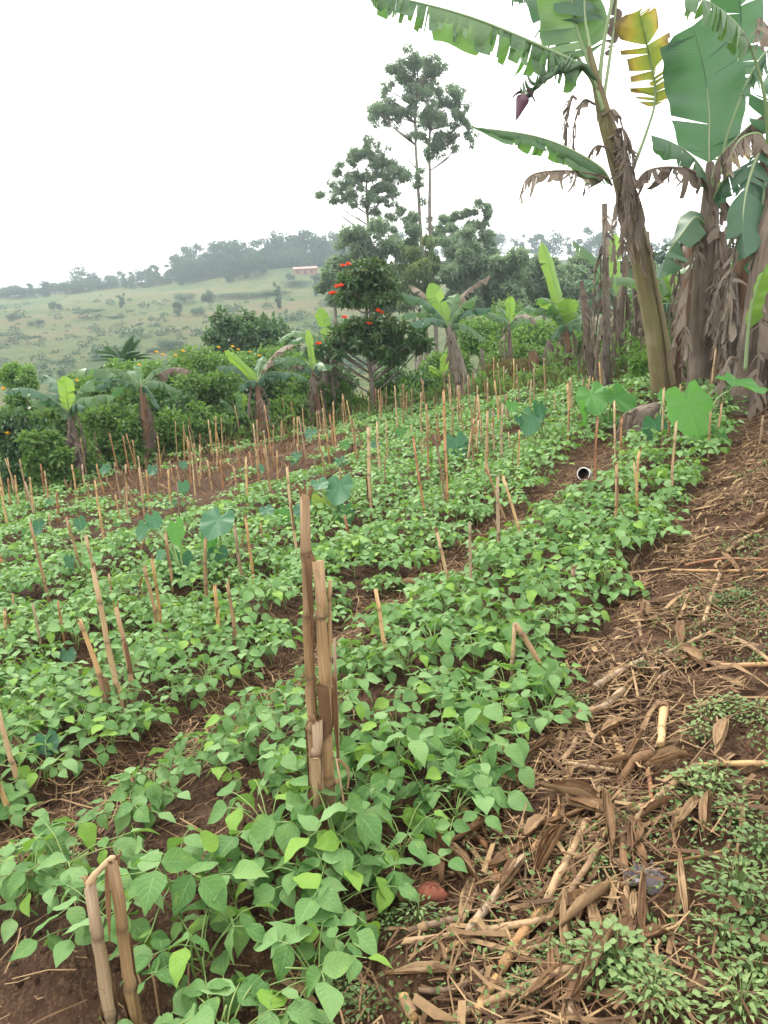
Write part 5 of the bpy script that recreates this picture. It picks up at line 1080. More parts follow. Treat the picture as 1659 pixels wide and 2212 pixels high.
for k, (b, tp, r, mt, lab, land) in enumerate(KEY):
    stalk(lab, b, tp, r * 0.88, mt, 20 + k, 1 + (r > 0.019) if r > 0.0125 else 0, 1 if k % 3 == 0 else 0, 'cut maize stalks standing in the bean field', 0.012, random.Random(k).uniform(-.05, .05), land=land)
# broken-over stalk shaped like an upside-down V
stalk('left leg of the stalk broken into an upside-down V by the path', (1105, 1482), (1112, 1347), .010, 'stalk', 90, 0, 0, None, 0.004, 0, land='the upside-down V stalk')
g = on_ground(1105, 1482); p0 = at(1111, 1348, g.y); e = on_ground(1196, 1496); t = thing('broken_stalk_top', 'slanting right leg of the upside-down V stalk by the path', 'maize stalk', p0)
mb = MB(); stalk_geo(mb, [(0, 0, 0), (e - p0) * 0.15 + Vector((0, 0, 0.015)), (e - p0) * 0.55 + Vector((0, 0, 0.02)), e - p0], .0125, .010, 5, 0.3); mb.build('stem', 'stalk', t)
# short stubble and dead weeds on the brown patch and thinly through the far beans, one mass
n = 12000; X = RNG.uniform(-8.5, 4.2, n); Y = RNG.uniform(7.5, 18.5, n)
uu = []; 
for x, y in zip(X, Y):
    a_, b_, c_ = project((x, y, 0.12 * x - .02 * y)); uu.append((a_, b_))
uu = np.array(uu); bm = np.exp(-((uu[:, 0] - 430) / 350) ** 4 - ((uu[:, 1] - 1005 + 0.2 * (uu[:, 0] - 430)) / 75) ** 4)
k = (RNG.random(n) < (bm * 0.75 + 0.1) * (0.3 + 1.2 * vn(X * 1.3 + 5, Y * 1.3))) & (Y < edge_y(X)) & (row_s(X, Y) < -1.6); X, Y = X[k], Y[k]; n = len(X)
P = np.stack([X, Y, height(X, Y)], 1); D = RNG.normal(size=(n, 3)) * 0.6 + [0, 0, 0.8]
tag(cloud_obj('stubble', leaf_cloud(P, D, RNG.normal(size=(n, 3)), RNG.uniform(0.05, 0.30, n), RNG.uniform(0.006, 0.018, n), RNG), 'husk'), 'short dry stubble on the bare brown patch of the field', 'stubble', kind='stuff')
# the many stalks farther out
FARST = []; sr = random.Random(17); cnt = 0; tries = 0; taken = []
while cnt < 232 and tries < 8000:
    tries += 1
    x = sr.uniform(-8, 4.5); y = sr.uniform(4.2, 19) if sr.random() < 0.25 else sr.uniform(8, 19)
    if row_s(x, y) > -1.35 or y > float(edge_y(x)) - 0.1: continue
    u, v, d = project((x, y, hz(x, y)))
    if not (-40 < u < 1700): continue
    if d < 8 and any((a - x) ** 2 + (b - y) ** 2 < 0.5 for a, b in taken): continue
    taken.append((x, y)); cnt += 1
    hgt = sr.uniform(0.3, 0.75) * (1.15 if d > 12 else 1); col_ = 'left' if u < 420 else 'centre-left' if u < 760 else 'centre' if u < 1000 else 'right'
    if d > 11.5: lab = {'left': 'dry maize stubble stalk in front of the left hedge', 'centre-left': 'dry maize stubble stalk on the bare brown patch', 'centre': 'dry maize stubble stalk in front of the tulip tree', 'right': 'dry maize stubble stalk at the foot of the far bananas'}[col_]
    else: lab = {'left': 'slim maize stalk among the beans on the far left', 'centre-left': 'slim maize stalk among the beans near the bluish taro', 'centre': 'slim maize stalk among the beans near the tall sheathed stalk', 'right': 'slim maize stalk among the beans behind the white cup'}[col_]
    g = Vector((x, y, hz(x, y))); mb = MB(); ln = Vector((sr.uniform(-.14, .09) * hgt, sr.uniform(-.1, .1) * hgt, hgt))
    stalk_geo(mb, [(0, 0, -0.05), ln * 0.5 + Vector((sr.uniform(-.01, .01), 0, 0)), ln], sr.uniform(0.009, 0.017), sr.uniform(0.008, 0.012), 200 + cnt, sr.uniform(0.2, 1.5), 7, 0.17)
    o = mb.build('maize_stalk', sr.choice(STALK_MATS)); o.location = g
    FARST.append((lab, u, o))

tally = {}
for lab, u, o in sorted(FARST, key=lambda q: q[1]):
    tally[lab] = tally.get(lab, 0) + 1; a_, b_ = lab.split(' stalk ', 1)
    tag(o, '%s %s stalk from the left %s' % (ordinal(tally[lab]), a_, b_), 'maize stalk', 'stalks ' + b_)
# ------------------------------------------------------------------ bean plants
def leaflet_mesh(seed, lod=0):
    r = np.random.default_rng(seed); nr = 9; V = []; uv = []; asym = r.uniform(-0.12, 0.12); cup = r.uniform(-0.2, 0.5); bendv = r.uniform(0.05, 0.55); tw = r.uniform(-0.32, 0.32); vf = r.uniform(-0.05, 0.4); wk = r.uniform(0.8, 1.08); ed = r.uniform(0.01, 0.045)
    xs = [-1, -0.55, 0, 0.55, 1]
    for i in range(nr):
        t = i / (nr - 1)
        w = 0.385 * wk * np.interp(t, [0, .06, .16, .30, .46, .62, .78, .90, 1], [.0, .58, .90, 1.0, .92, .70, .38, .16, 0.0])
        for c in xs:
            x = c * w * (1 + asym * np.sign(c)); z = cup * (abs(c) * w) ** 1.4 * 0.55 - bendv * max(0, t - 0.3) ** 2 * 0.9 + vf * abs(c) * w + tw * c * w * t * 0.6 + ed * math.sin(t * 13 + seed + c * 2) * abs(c)
            V.append((x, t - (0.05 * abs(c) if i == 0 else 0), z)); uv.append((0.5 + 0.5 * c, t))
    Q = [(i * 5 + c, i * 5 + c + 1, (i + 1) * 5 + c + 1, (i + 1) * 5 + c) for i in range(nr - 1) for c in range(4)]
    return np.array(V), np.array(Q), np.array(uv)
LF = [leaflet_mesh(s) for s in range(16)]
LFM = [mesh_np('leaf', v, q, 'bean', np.zeros(len(v)), None, u) for v, q, u in LF]
def bean_variant(seed, n_tri, spread, hgt):
    """a list of leaflets (shape, matrix) grouped in threes and a stem mesh"""
    r = np.random.default_rng(seed); tri = []; mb = MB(); nodes = []
    tube(mb, spline([(0, 0, -0.03), (r.normal() * .01, r.normal() * .01, hgt * 0.4), (r.normal() * .03, r.normal() * .03, hgt * 0.75)], 5), [.004, .0038, .0034, .003, .002], 5)
    for k in range(n_tri):
        a = k * 2.4 + r.uniform(-.4, .4); rad = spread * (0.25 + 0.75 * (k + 0.5) / n_tri) ** 0.8 * r.uniform(0.75, 1.1); zz = hgt * (1.0 - 0.5 * (rad / spread) ** 1.5) * r.uniform(0.78, 1.08)
        tip = np.array([math.cos(a) * rad, math.sin(a) * rad, zz]); s0 = np.array([0, 0, hgt * r.uniform(.15, .6)])
        tube(mb, spline([s0, s0 * .5 + tip * .5 + [0, 0, 0.015], tip], 5), [.0024, .0022, .002, .002, .0016], 4, False)
        out = np.array([math.cos(a), math.sin(a), 0]); L = r.uniform(0.05, 0.098); tilt = r.uniform(0.0, 0.55); g3 = []
        for j, da in enumerate((0, 1.75, -1.75)):
            aa = a + da * r.uniform(0.85, 1.1); l = L * (1.0 if j == 0 else 0.92)
            dip = r.uniform(-0.25, 0.75) + tilt * 0.5
            y = np.array([math.cos(aa) * math.cos(dip), math.sin(aa) * math.cos(dip), -math.sin(dip)]); side = r.normal() * 0.42
            z = unit(np.array([math.cos(a) * tilt * 0.5, math.sin(a) * tilt * 0.5, 1]) + side * np.array([-math.sin(aa), math.cos(aa), 0])); x = unit(np.cross(y, z)); z = np.cross(x, y)
            p = tip + (out * 0.03 if j == 0 else np.zeros(3)) + y * 0.004
            mt = np.eye(4); mt[:3, 0] = x * l; mt[:3, 1] = y * l; mt[:3, 2] = z * l; mt[:3, 3] = p
            g3.append((int(r.integers(16)), mt))
        tube(mb, [tip, tip + out * 0.03], [.0016, .0014], 4, False)
        tri.append(g3)
    stem = mb.mesh('stem', 'bean_stem'); tri_m = []
    for g3 in tri:                                             # the same three leaflets as one leaf, for plants farther out
        b = MB()
        for k, mt in g3: v, q, u = LF[k]; b.add(v @ mt[:3, :3].T + mt[:3, 3], q, (), r.random() * .15, None, u)
        tri_m.append(b.mesh('leaf', 'bean'))
    return dict(tri=tri, stem=stem, tri_m=tri_m)
BEANS = [bean_variant(i, 10 + i % 3, 0.15 + 0.01 * (i % 4), 0.19 + 0.015 * (i % 5)) for i in range(9)]
br = np.random.default_rng(23); spots = []; CUP = on_ground(1264, 1037); STUMP = on_ground(1385, 940)
for s in np.arange(-14.5, -0.9, 0.20):
    for t in np.arange(-5.5, 19, 0.215):
        s_, t_ = s + br.normal() * 0.045, t + br.normal() * 0.05
        x = s_ * 0.83 + t_ * 0.56; y = -s_ * 0.56 + t_ * 0.83; x, y = x / (0.83 ** 2 + 0.56 ** 2), y / (0.83 ** 2 + 0.56 ** 2)
        if y < 0.9 or y > edge_y(x) - 0.3: continue
        if s_ > -0.98 - 0.045 * (t_ - 1.2): continue
        ss_ = float(row_s(x, y)); ph = ((ss_ + 1.75 + 0.675) % 1.35)          # 0 in a furrow
        fdist = min(ph, 1.35 - ph); first = -2.95 < ss_ < -1.9
        gapw = (0.19 if first else 0.08) + 0.10 * (float(vn(np.array(t_ * 1.1 + 3), np.array(ss_ * 0.8 + 9))) - 0.5)
        if fdist < gapw and ss_ < -1.9: continue
        if float(vn(np.array(x * 1.3 + 50), np.array(y * 1.3 + 20))) < 0.14: continue
        u, v, d = project((x, y, hz(x, y) + 0.15))
        if d < 0.3 or not (-1100 < u < 1900 and v < 3200): continue
        brown = math.exp(-((u - 430) / 330) ** 4 - ((v - 1005 + 0.20 * (u - 430)) / 72) ** 4) * (0.45 + 1.1 * float(vn(np.array(x * 1.1), np.array(y * 1.1 + 3))))
        if br.random() < brown * 1.0: continue
        if u < 90 and v > 2020 and br.random() < 0.6: continue
        if v > 1900 and u < 380 and br.random() < (0.62 if u < 200 else 0.4): continue
        if math.hypot(x - CUP.x, y - CUP.y) < 0.42 or math.hypot(x - CUP.x * .93, y - CUP.y * .93) < 0.38 or math.hypot(x - STUMP.x, y - STUMP.y) < 0.4 or math.hypot(x - STUMP.x * .95, y - STUMP.y * .95) < 0.3: continue
        if u < 130 and 1800 < v < 1930 and br.random() < 0.6: continue
        spots.append((x, y, u, v, d))
spots.sort(key=lambda q: q[4] + (30 if not (-60 < q[2] < 1720 and q[3] < 2330) else 0))
def bean_label(x, y, u, v, d):
    g, nm = min(LAND, key=lambda l: (l[0].x - x) ** 2 + (l[0].y - y) ** 2); gu, gv, gd = project(g); dist = math.hypot(g.x - x, g.y - y)
    if abs(v - gv) * 1.3 > abs(u - gu): rel = 'before' if v > gv else 'behind'
    else: rel = 'left of' if u < gu else 'right of'
    return 'bean plant %s%s the %s' % ('close ' if dist < 0.4 else '', rel, nm)
N_SINGLE, N_LEAVES = 300, 85
for i, (x, y, u, v, d) in enumerate(spots[:N_SINGLE]):
    b = BEANS[int(br.integers(9))]; lab = bean_label(x, y, u, v, d)
    t = thing('bean_plant', lab, 'bean plant', (x, y, hz(x, y)), 'bean plants: ' + lab.split('bean plant ')[1]); sc = br.uniform(0.78, 1.08) * (1.1 if d < 2.6 else 0.98 if d < 3.4 else 0.86); t.scale = (sc, sc, sc * br.uniform(0.85, 1.15)); t.rotation_euler = (br.normal() * .05, br.normal() * .05, br.random() * 6.28)
    obj('stem', b['stem'], t)
    if i < N_LEAVES:
        for g3 in b['tri']:
            for k, mt in g3: obj('leaf', LFM[k], t, mat=Matrix(mt.tolist()))
    else:
        for me in b['tri_m']: obj('leaf', me, t)
# all the plants beyond, one mass
V_, Q_, R_, U_, off = [], [], [], [], 0
lowV = np.array([(0, 0, 0), (-0.36, 0.3, 0.06), (0.36, 0.3, 0.06), (-0.3, 0.6, 0.03), (0.3, 0.6, 0.03), (0, 1, -0.12), (0, 0.35, 0.0)]); lowT = np.array([(0, 6, 1), (0, 2, 6), (1, 6, 3), (6, 2, 4), (3, 6, 5), (6, 4, 5)])
for x, y, u, v, d in spots[N_SINGLE:]:
    b = BEANS[int(br.integers(9))]; sc = br.uniform(0.75, 1.0); a = br.random() * 6.28; Rz = np.array([[math.cos(a), -math.sin(a), 0], [math.sin(a), math.cos(a), 0], [0, 0, 1]]) * sc; o = np.array([x, y, hz(x, y)])
    for g3 in b['tri'][: 9 if d < 9 else 8]:
        for k, mt in g3:
            w = (lowV @ mt[:3, :3].T * (0.95 if d < 10 else 1.05) + mt[:3, 3]) @ Rz.T + o; V_.append(w); Q_.append(lowT + off); R_.append(np.full(7, br.random())); U_.append(np.stack([lowV[:, 0] + .5, lowV[:, 1]], 1)); off += 7
tag(obj('bean_field', mesh_np('bean_field', np.concatenate(V_), np.concatenate(Q_), 'bean', np.concatenate(R_), None, np.concatenate(U_))), 'dense low green bean crop covering the farther field', 'bean crop', kind='stuff')

# ------------------------------------------------------------------ litter on the path
def z4(x, y): return 829.5 + x * 0.5, 1123.3 + y * 0.5
def z5(x, y): return 829.5 + x * 0.5, 1607 + y * 0.5
def lying(label, conv, pts, r, mat='stalk', seed=0, lift=0.0, group='dry maize stalks lying on the path'):
    W = [on_ground(*conv(*p)) + Vector((0, 0, r * 0.9 + lift)) for p in pts]; o = W[0].copy(); t = thing('lying_stalk', label, 'maize stalk', o, group)
    rg = random.Random(seed); L = sum((b - a).length for a, b in zip(W[:-1], W[1:]))
    P = [np.array(w - o) for w in W]
    if len(P) == 2: P = [P[0], P[0] * .5 + P[1] * .5 + [rg.uniform(-.015, .015), rg.uniform(-.015, .015), 0.004], P[1]]
    mb = MB(); Q, rad = stalk_geo(mb, P, r, r * rg.uniform(.75, .95), seed, rg.uniform(.2, 1.4), 8, 0.16); mb.build('stem', mat, t)
    if r > 0.009 and rg.random() < 0.6:
        sb = MB(); i0 = rg.randint(0, len(Q) // 2); sheath_geo(sb, Q, rad, i0, min(len(Q) - 1, i0 + rg.randint(3, 7)), seed, rg.uniform(.2, 1.2)); sb.build('leaf_sheath', 'husk', t)
    return t
LY = [
 (z4, [(1000, 370), (1130, 375), (1420, 290)], .009, 'stalk', 'bent pale stalk lying across the bean bed edge'),
 (z4, [(1455, 235), (1415, 350), (1380, 460)], .011, 'stalk', 'short pale stalk lying end-on to the path, far right'),
 (z4, [(1240, 237), (1450, 240), (1659, 237)], .009, 'stalk_gold', 'long orange stalk lying crosswise far up the path'),
 (z4, [(1090, 430), (1130, 590), (1220, 780)], .011, 'stalk', 'curved stalk running down the path beside two husks'),
 (z4, [(1540, 450), (1400, 510), (1160, 640)], .011, 'stalk_grey', 'long grey stalk slanting over the husks'),
 (z4, [(910, 750), (1000, 690), (1120, 630)], .015, 'stalk_grey', 'thick weathered stalk at the bed edge'),
 (z4, [(1210, 830), (1195, 1005)], .016, 'stalk_gold', 'short thick golden stalk piece in the middle of the path'),
 (z4, [(830, 970), (765, 1060)], .011, 'stalk', 'short cut pale stalk near the hollow husk'),
 (z4, [(770, 1070), (900, 1090), (1040, 1110)], .009, 'stalk', 'stalk lying crosswise joined to the forked piece'),
 (z4, [(965, 920), (1010, 1000), (1050, 1100)], .013, 'stalk_gold', 'stalk lying lengthwise above the crosswise one'),
 (z4, [(1155, 1045), (1030, 1150)], .018, 'husk', 'thick husk-wrapped stalk piece beside the forked stalk'),
 (z4, [(1670, 1080), (1500, 1082), (1350, 1085)], .011, 'stalk_gold', 'straight golden stalk reaching the right border'),
 (z4, [(1350, 1085), (1270, 1150), (1090, 1320)], .012, 'stalk', 'pale stalk slanting down from the straight golden one'),
 (z4, [(1430, 650), (1550, 645), (1670, 640)], .010, 'stalk_red', 'dark red stalk lying at the right border'),
 (z4, [(1510, 525), (1590, 570), (1670, 630)], .010, 'stalk', 'stalk slanting out of the right border'),
 (z4, [(1220, 600), (1330, 545), (1430, 500)], .009, 'stalk', 'split pale stalk lying on the grey one'),
 (z4, [(1050, 400), (1000, 350), (960, 310)], .008, 'stalk_red', 'reddish stalk sticking out of the bean bed edge'),
 (z4, [(880, 880), (960, 820), (1040, 755)], .015, 'stalk_grey', 'thick stalk leading to the hollow husk'),
 (z5, [(985, 295), (1025, 450), (1045, 600), (1040, 785)], .011, 'stalk', 'long stalk running down the middle of the path past the grey scrap'),
 (z5, [(800, 245), (720, 370), (645, 490)], .011, 'stalk_gold', 'golden stalk lying on the big curled husk'),
 (z5, [(880, 370), (780, 560), (690, 740)], .014, 'stalk', 'thick upper stalk of the central litter heap'),
 (z5, [(690, 740), (600, 850), (515, 985)], .015, 'stalk_gold', 'thick golden stalk below it in the litter heap'),
 (z5, [(940, 455), (830, 640), (730, 780)], .010, 'stalk', 'pale mottled stalk right of the litter heap'),
 (z5, [(735, 785), (400, 850), (90, 890)], .0095, 'stalk', 'long pale stalk lying across the path towards the beans'),
 (z5, [(600, 530), (480, 700), (360, 840)], .013, 'stalk_grey', 'weathered stalk left of the litter heap'),
 (z5, [(600, 370), (612, 500), (610, 620)], .006, 'stalk_grey', 'thin dark stalk standing out of the litter heap'),
 (z5, [(980, 860), (820, 890), (640, 915)], .009, 'stalk_grey', 'brown stalk lying crosswise under the husk-wrapped cob'),
 (z5, [(960, 940), (800, 1010), (620, 1090), (300, 1215)], .012, 'stalk', 'longest stalk, slanting along the bottom of the path'),
 (z5, [(830, 960), (820, 1080), (810, 1215)], .012, 'stalk_grey', 'stalk lying lengthwise at the bottom of the path'),
 (z5, [(480, 1040), (440, 1130), (400, 1215)], .013, 'stalk_gold', 'golden stalk at the bottom edge left of the longest one'),
 (z5, [(85, 1130), (105, 1180), (130, 1230)], .013, 'stalk_gold', 'bright orange stalk end at the bottom edge by the beans'),
 (z5, [(320, 285), (380, 330), (440, 370)], .011, 'stalk_gold', 'orange stalk under the bean leaves at the bed edge'),
 (z5, [(330, 350), (390, 410), (440, 460)], .011, 'stalk_red', 'red stalk under the bean leaves at the bed edge'),
 (z5, [(450, 510), (480, 570), (515, 630)], .007, 'stalk_red', 'thin red stalk below the bean bed edge'),
 (z5, [(110, 840), (220, 810), (330, 780)], .010, 'stalk_grey', 'brown stalk beside the red clod'),
 (z5, [(1100, 552), (1290, 520), (1480, 485)], .004, 'stalk_gold', 'thin yellow stem lying right of the grey scrap'),
 (z5, [(1010, 1065), (1320, 1080), (1650, 1112)], .0045, 'stalk_grey', 'thin dark stem across the lower right weeds'),
 (z5, [(850, 960), (870, 850), (910, 950)], .006, 'stalk', 'thin kinked stem at the bottom of the litter heap'),
 (z4, [(1300, 210), (1440, 185), (1640, 182)], .007, 'stalk_red', 'thin red stem far up the path'),
 (z4, [(1480, 150), (1560, 90), (1640, 50)], .010, 'stalk', 'pale stalk at the far right border of the path'),
 (z4, [(1180, 700), (1300, 640), (1420, 610)], .008, 'stalk_grey', 'stem lying across the middle husk'),
 (z5, [(200, 1000), (300, 900), (400, 880)], .007, 'stalk_gold', 'slim golden stem left of the long pale stalk'),
 (z5, [(150, 1100), (300, 1090), (430, 1020)], .008, 'stalk_grey', 'grey stem near the bottom edge by the beans'),
 (z5, [(1140, 130), (1150, 200), (1155, 280)], .008, 'stalk_red', 'reddish stem under the straight golden stalk'),
 (z5, [(1060, 200), (1050, 330), (1030, 460)], .008, 'stalk_grey', 'grey stem right of the big curled husk'),
]
for k, (cv, pts, r, mt, lab) in enumerate(LY): lying(lab, cv, pts, r, mt, 400 + k, 0.006 + 0.010 * random.Random(k).random())
def husk(label, px, py, L, w, az, seed, curl=1.1, lift=0.02, arch=0.25, group='dry husks and leaves lying on the path'):
    r = random.Random(seed); g = on_ground(px, py); t = thing('maize_husk', label, 'husk', g + Vector((0, 0, lift)), group); t.rotation_euler = (r.uniform(-.25, .25), r.uniform(-.2, .2), az); L *= 1.25; w *= 0.62
    for j in range(2 if r.random() < 0.6 else 1):
        mb = MB(); V = []; uv = []; nl, nc = 10, 7; oy = r.uniform(-.3, .3) * w * j
        for i in range(nl):
            k = i / (nl - 1) - 0.5; ww = w * (1 - (2 * abs(k)) ** 2.2 * 0.85)
            for c in range(nc):
                v = c / (nc - 1) - 0.5; a = v * curl * 2
                V.append((k * L * (1 - .2 * j), math.sin(a) * ww / (curl + .2) + oy + 0.12 * w * math.sin(k * 5 + j), (1 - math.cos(a)) * ww * .6 + arch * L * (0.25 - k * k) * (1 if j == 0 else .6) + 0.010 * r.random() + 0.006 * math.sin(v * 22 + j) + j * .012)); uv.append((v + .5, k + .5))
        mb.add(V, [(i * nc + c, i * nc + c + 1, (i + 1) * nc + c + 1, (i + 1) * nc + c) for i in range(nl - 1) for c in range(nc - 1)], (), r.random(), None, uv); mb.build('husk_leaf', 'husk', t)
    return t
for k, (cv, x, y, L, w, az, lab) in enumerate([
 (z5, 840, 270, .2, .07, -0.5, 'big curled husk on top of the litter heap'), (z5, 910, 330, .18, .06, -0.7, 'husk curling under the big one'), (z5, 720, 500, .2, .06, 0.9, 'brown husk in the middle of the litter heap'),
 (z5, 1045, 885, .13, .06, 1.0, 'pale husk-wrapped cob on the right of the litter heap'), (z5, 1150, 870, .1, .045, 0.2, 'pale torn husk right of the wrapped cob'), (z5, 850, 745, .12, .05, 1.2, 'crumpled whitish husk below the heap'),
 (z5, 320, 540, .17, .04, -1.1, 'bright cream husk under the bean leaves'), (z5, 245, 530, .17, .045, -1.0, 'tan husk left of the bright cream one'), (z5, 650, 400, .13, .05, 0.8, 'golden brown husk at the left of the heap'),
 (z5, 560, 600, .2, .045, 1.0, 'long brown husk left of the central stalks'), (z4, 1120, 400, .15, .05, 1.5, 'husk standing at the far bed edge'), (z4, 1285, 520, .2, .06, 1.2, 'pointed husk in the middle of the path'),
 (z4, 1330, 620, .17, .06, 1.7, 'dark husk below the pointed one'), (z4, 880, 880, .15, .08, 0.3, 'hollow cup-shaped brown husk near the bed edge'), (z4, 1000, 930, .16, .05, 0.6, 'torn husk right of the hollow one'),
 (z4, 250, 970, .18, .05, -0.4, 'withered leaf under the bean plants'), (z5, 180, 1030, .16, .04, 0.1, 'tan husk lying at the bottom edge near the beans'), (z5, 780, 190, .12, .04, 1.4, 'reddish husk above the big curled husk'),
 (z5, 1080, 420, .12, .035, 1.2, 'dry leaf hanging off the slanting pale stalk'), (z4, 110, 310, .25, .09, -0.5, 'large folded tan husk in the littered furrow'), (z4, 430, 110, .16, .07, 0.6, 'tan leaf in the furrow beside the slim stalk'),
 (z4, 480, 60, .16, .07, 1.2, 'pointed tan leaf farther up the furrow'), (z5, 1190, 320, .12, .04, 0.4, 'grey husk scrap beside the slanting pale stalk'), (z5, 1230, 110, .15, .05, 0.3, 'pale pinkish husk under the golden stalk'),
 (z4, 1640, 30, .2, .06, 0.5, 'bleached husk at the far right border'), (z5, 700, 1070, .16, .03, 0.7, 'brown leaf strip at the bottom of the path')]):
    husk(lab, *cv(x, y), L, w, az, 500 + k, 0.9 + 1.3 * random.Random(k).random())
hr = random.Random(77); tally = {}
hpos = sorted((hr.gauss(1180, 120), hr.gauss(1880, 130)) for _ in range(20)) + sorted((hr.uniform(1150, 1600), hr.uniform(1200, 1800)) for _ in range(14))
for k, (px, py) in enumerate(hpos):
    zone = 'near the lower litter heap' if k < 20 else 'on the upper path'; tally[zone] = tally.get(zone, 0) + 1
    husk(ordinal(tally[zone]) + ' withered maize leaf strip from the left lying ' + zone, px, py, hr.uniform(.1, .26), hr.uniform(.02, .05), hr.uniform(0.3, 1.6), 560 + k, hr.uniform(.6, 2.0), hr.uniform(.01, .035), hr.uniform(.02, .2), 'loose leaf strips ' + zone)
# loose straw, one mass
def straw(n, gen, name, label, lmin, lmax, wmin, wmax, lift=0.03):
    X, Y = gen(n); n = len(X); a = RNG.uniform(0, math.pi, n); L = RNG.uniform(lmin, lmax, n) * RNG.random(n) ** 0.5; w = RNG.uniform(wmin, wmax, n)
    dx, dy = np.cos(a), np.sin(a); V = np.zeros((n, 6, 3))
    zc = RNG.random(n) ** 2 * lift
    for j, k in enumerate((-0.5, 0.0, 0.5)):
        bx = X + dx * L * k + (RNG.normal(0, 0.06, n) * L if j == 1 else 0); by = Y + dy * L * k
        bz = height(bx, by) + 0.006 + zc + (RNG.random(n) * 0.025 * (j != 1)) + (0.012 * (j == 1))
        for q, sg in enumerate((-1, 1)):
            V[:, j * 2 + q] = np.stack([bx - dy * w * sg * 0.5, by + dx * w * sg * 0.5, bz + 0.3 * w * sg * RNG.normal(0, 1, n)], 1)
    b = np.arange(n) * 6; F = np.concatenate([np.stack([b, b + 1, b + 3, b + 2], 1), np.stack([b + 2, b + 3, b + 5, b + 4], 1)])
    return tag(obj(name, mesh_np(name, V.reshape(-1, 3), F, 'straw', np.repeat(RNG.random(n), 6), smooth=False)), label, 'straw', kind='stuff')
def st_xy(s, t): k = 0.83 ** 2 + 0.56 ** 2; return (s * 0.83 + t * 0.56) / k, (-s * 0.56 + t * 0.83) / k
def gen_path(n):
    s = PATH_S - 0.15 + RNG.gamma(1.9, 0.25, n); t = -0.5 + 10.5 * RNG.random(n) ** 1.7; X, Y = st_xy(s, t); k = vn(X * 4 + 60, Y * 4 + 8) * .6 + vn(X * 11, Y * 11 + 3) * .4 > 0.25 + 0.4 * RNG.random(n); return X[k], Y[k]
def gen_furrow(n):
    s = np.concatenate([RNG.normal(-2.45, 0.13, n // 2), RNG.uniform(-4.5, PATH_S, n - n // 2)]); t = -1 + 10 * RNG.random(n) ** 1.4; return st_xy(s, t)
straw(24000, gen_path, 'path_straw', 'loose brown straw and leaf shreds strewn over the path', 0.03, 0.26, 0.0015, 0.006)
straw(3800, gen_path, 'leaf_litter', 'broad withered leaf strips strewn over the path', 0.05, 0.26, 0.006, 0.02, 0.03)
straw(12000, gen_furrow, 'furrow_straw', 'loose brown straw lying in the furrows between the beans', 0.04, 0.26, 0.002, 0.006)
# small weeds on the path, one mass in patches, and single larger ones
n = 46000; s = PATH_S + RNG.uniform(0.05, 2.4, n); t = -0.5 + 9.5 * RNG.random(n) ** 1.25; X, Y = st_xy(s, t)
pm = vn(X * 3.1 + 11, Y * 3.1 + 4) * 0.6 + vn(X * 8 + 3, Y * 8) * 0.4 + 0.2 * np.clip((s - PATH_S - 0.5) / 0.45, -1.4, 0.9)
k = pm > 0.56; X, Y = X[k], Y[k]; n = len(X)
P = np.stack([X, Y, height(X, Y) + RNG.uniform(0.008, 0.05, n)], 1); D = RNG.normal(size=(n, 3)) + [0, 0, 0.15]; NN = RNG.normal(size=(n, 3)) * 0.35 + [0, 0, 1]
tag(cloud_obj('weed_cover', leaf_cloud(P, D, NN, RNG.uniform(0.011, 0.022, n), RNG.uniform(0.008, 0.014, n), RNG, 0.1), 'weed'), 'patchy ground cover of tiny green weeds on the path', 'weeds', kind='stuff')
def weed_mesh(seed):
    r = np.random.default_rng(seed); mb = MB(); n = 62
    for k in range(n):
        a = k * 2.4; q = 0.085 * math.sqrt(k / n) * r.uniform(.8, 1.2); z = 0.075 * (1 - (k / n) * .75) * r.uniform(.8, 1.1); tip = np.array([math.cos(a) * q, math.sin(a) * q, z])
        if k % 3 == 0: tube(mb, spline([(0, 0, -.01), tip * [.4, .4, .7], tip], 4), [.0018, .0016, .0014, .001], 4, False)
        v, qd, u = LF[int(r.integers(8))]; y = unit([math.cos(a), math.sin(a), r.uniform(-.3, .35)]); z_ = unit([r.normal() * .2, r.normal() * .2, 1]); x = unit(np.cross(y, z_)); z_ = np.cross(x, y); L = r.uniform(.014, .024) * (1.3 if seed % 2 else 1)
        mb.add(v @ (np.stack([x * (.95 if seed % 2 == 0 else .5), y, z_], 0) * L) + tip, qd, (), r.random() * .2, None, u)
    return mb.mesh('weed_plant', 'weed')
WM = [weed_mesh(i) for i in range(4)]; wr = random.Random(9)
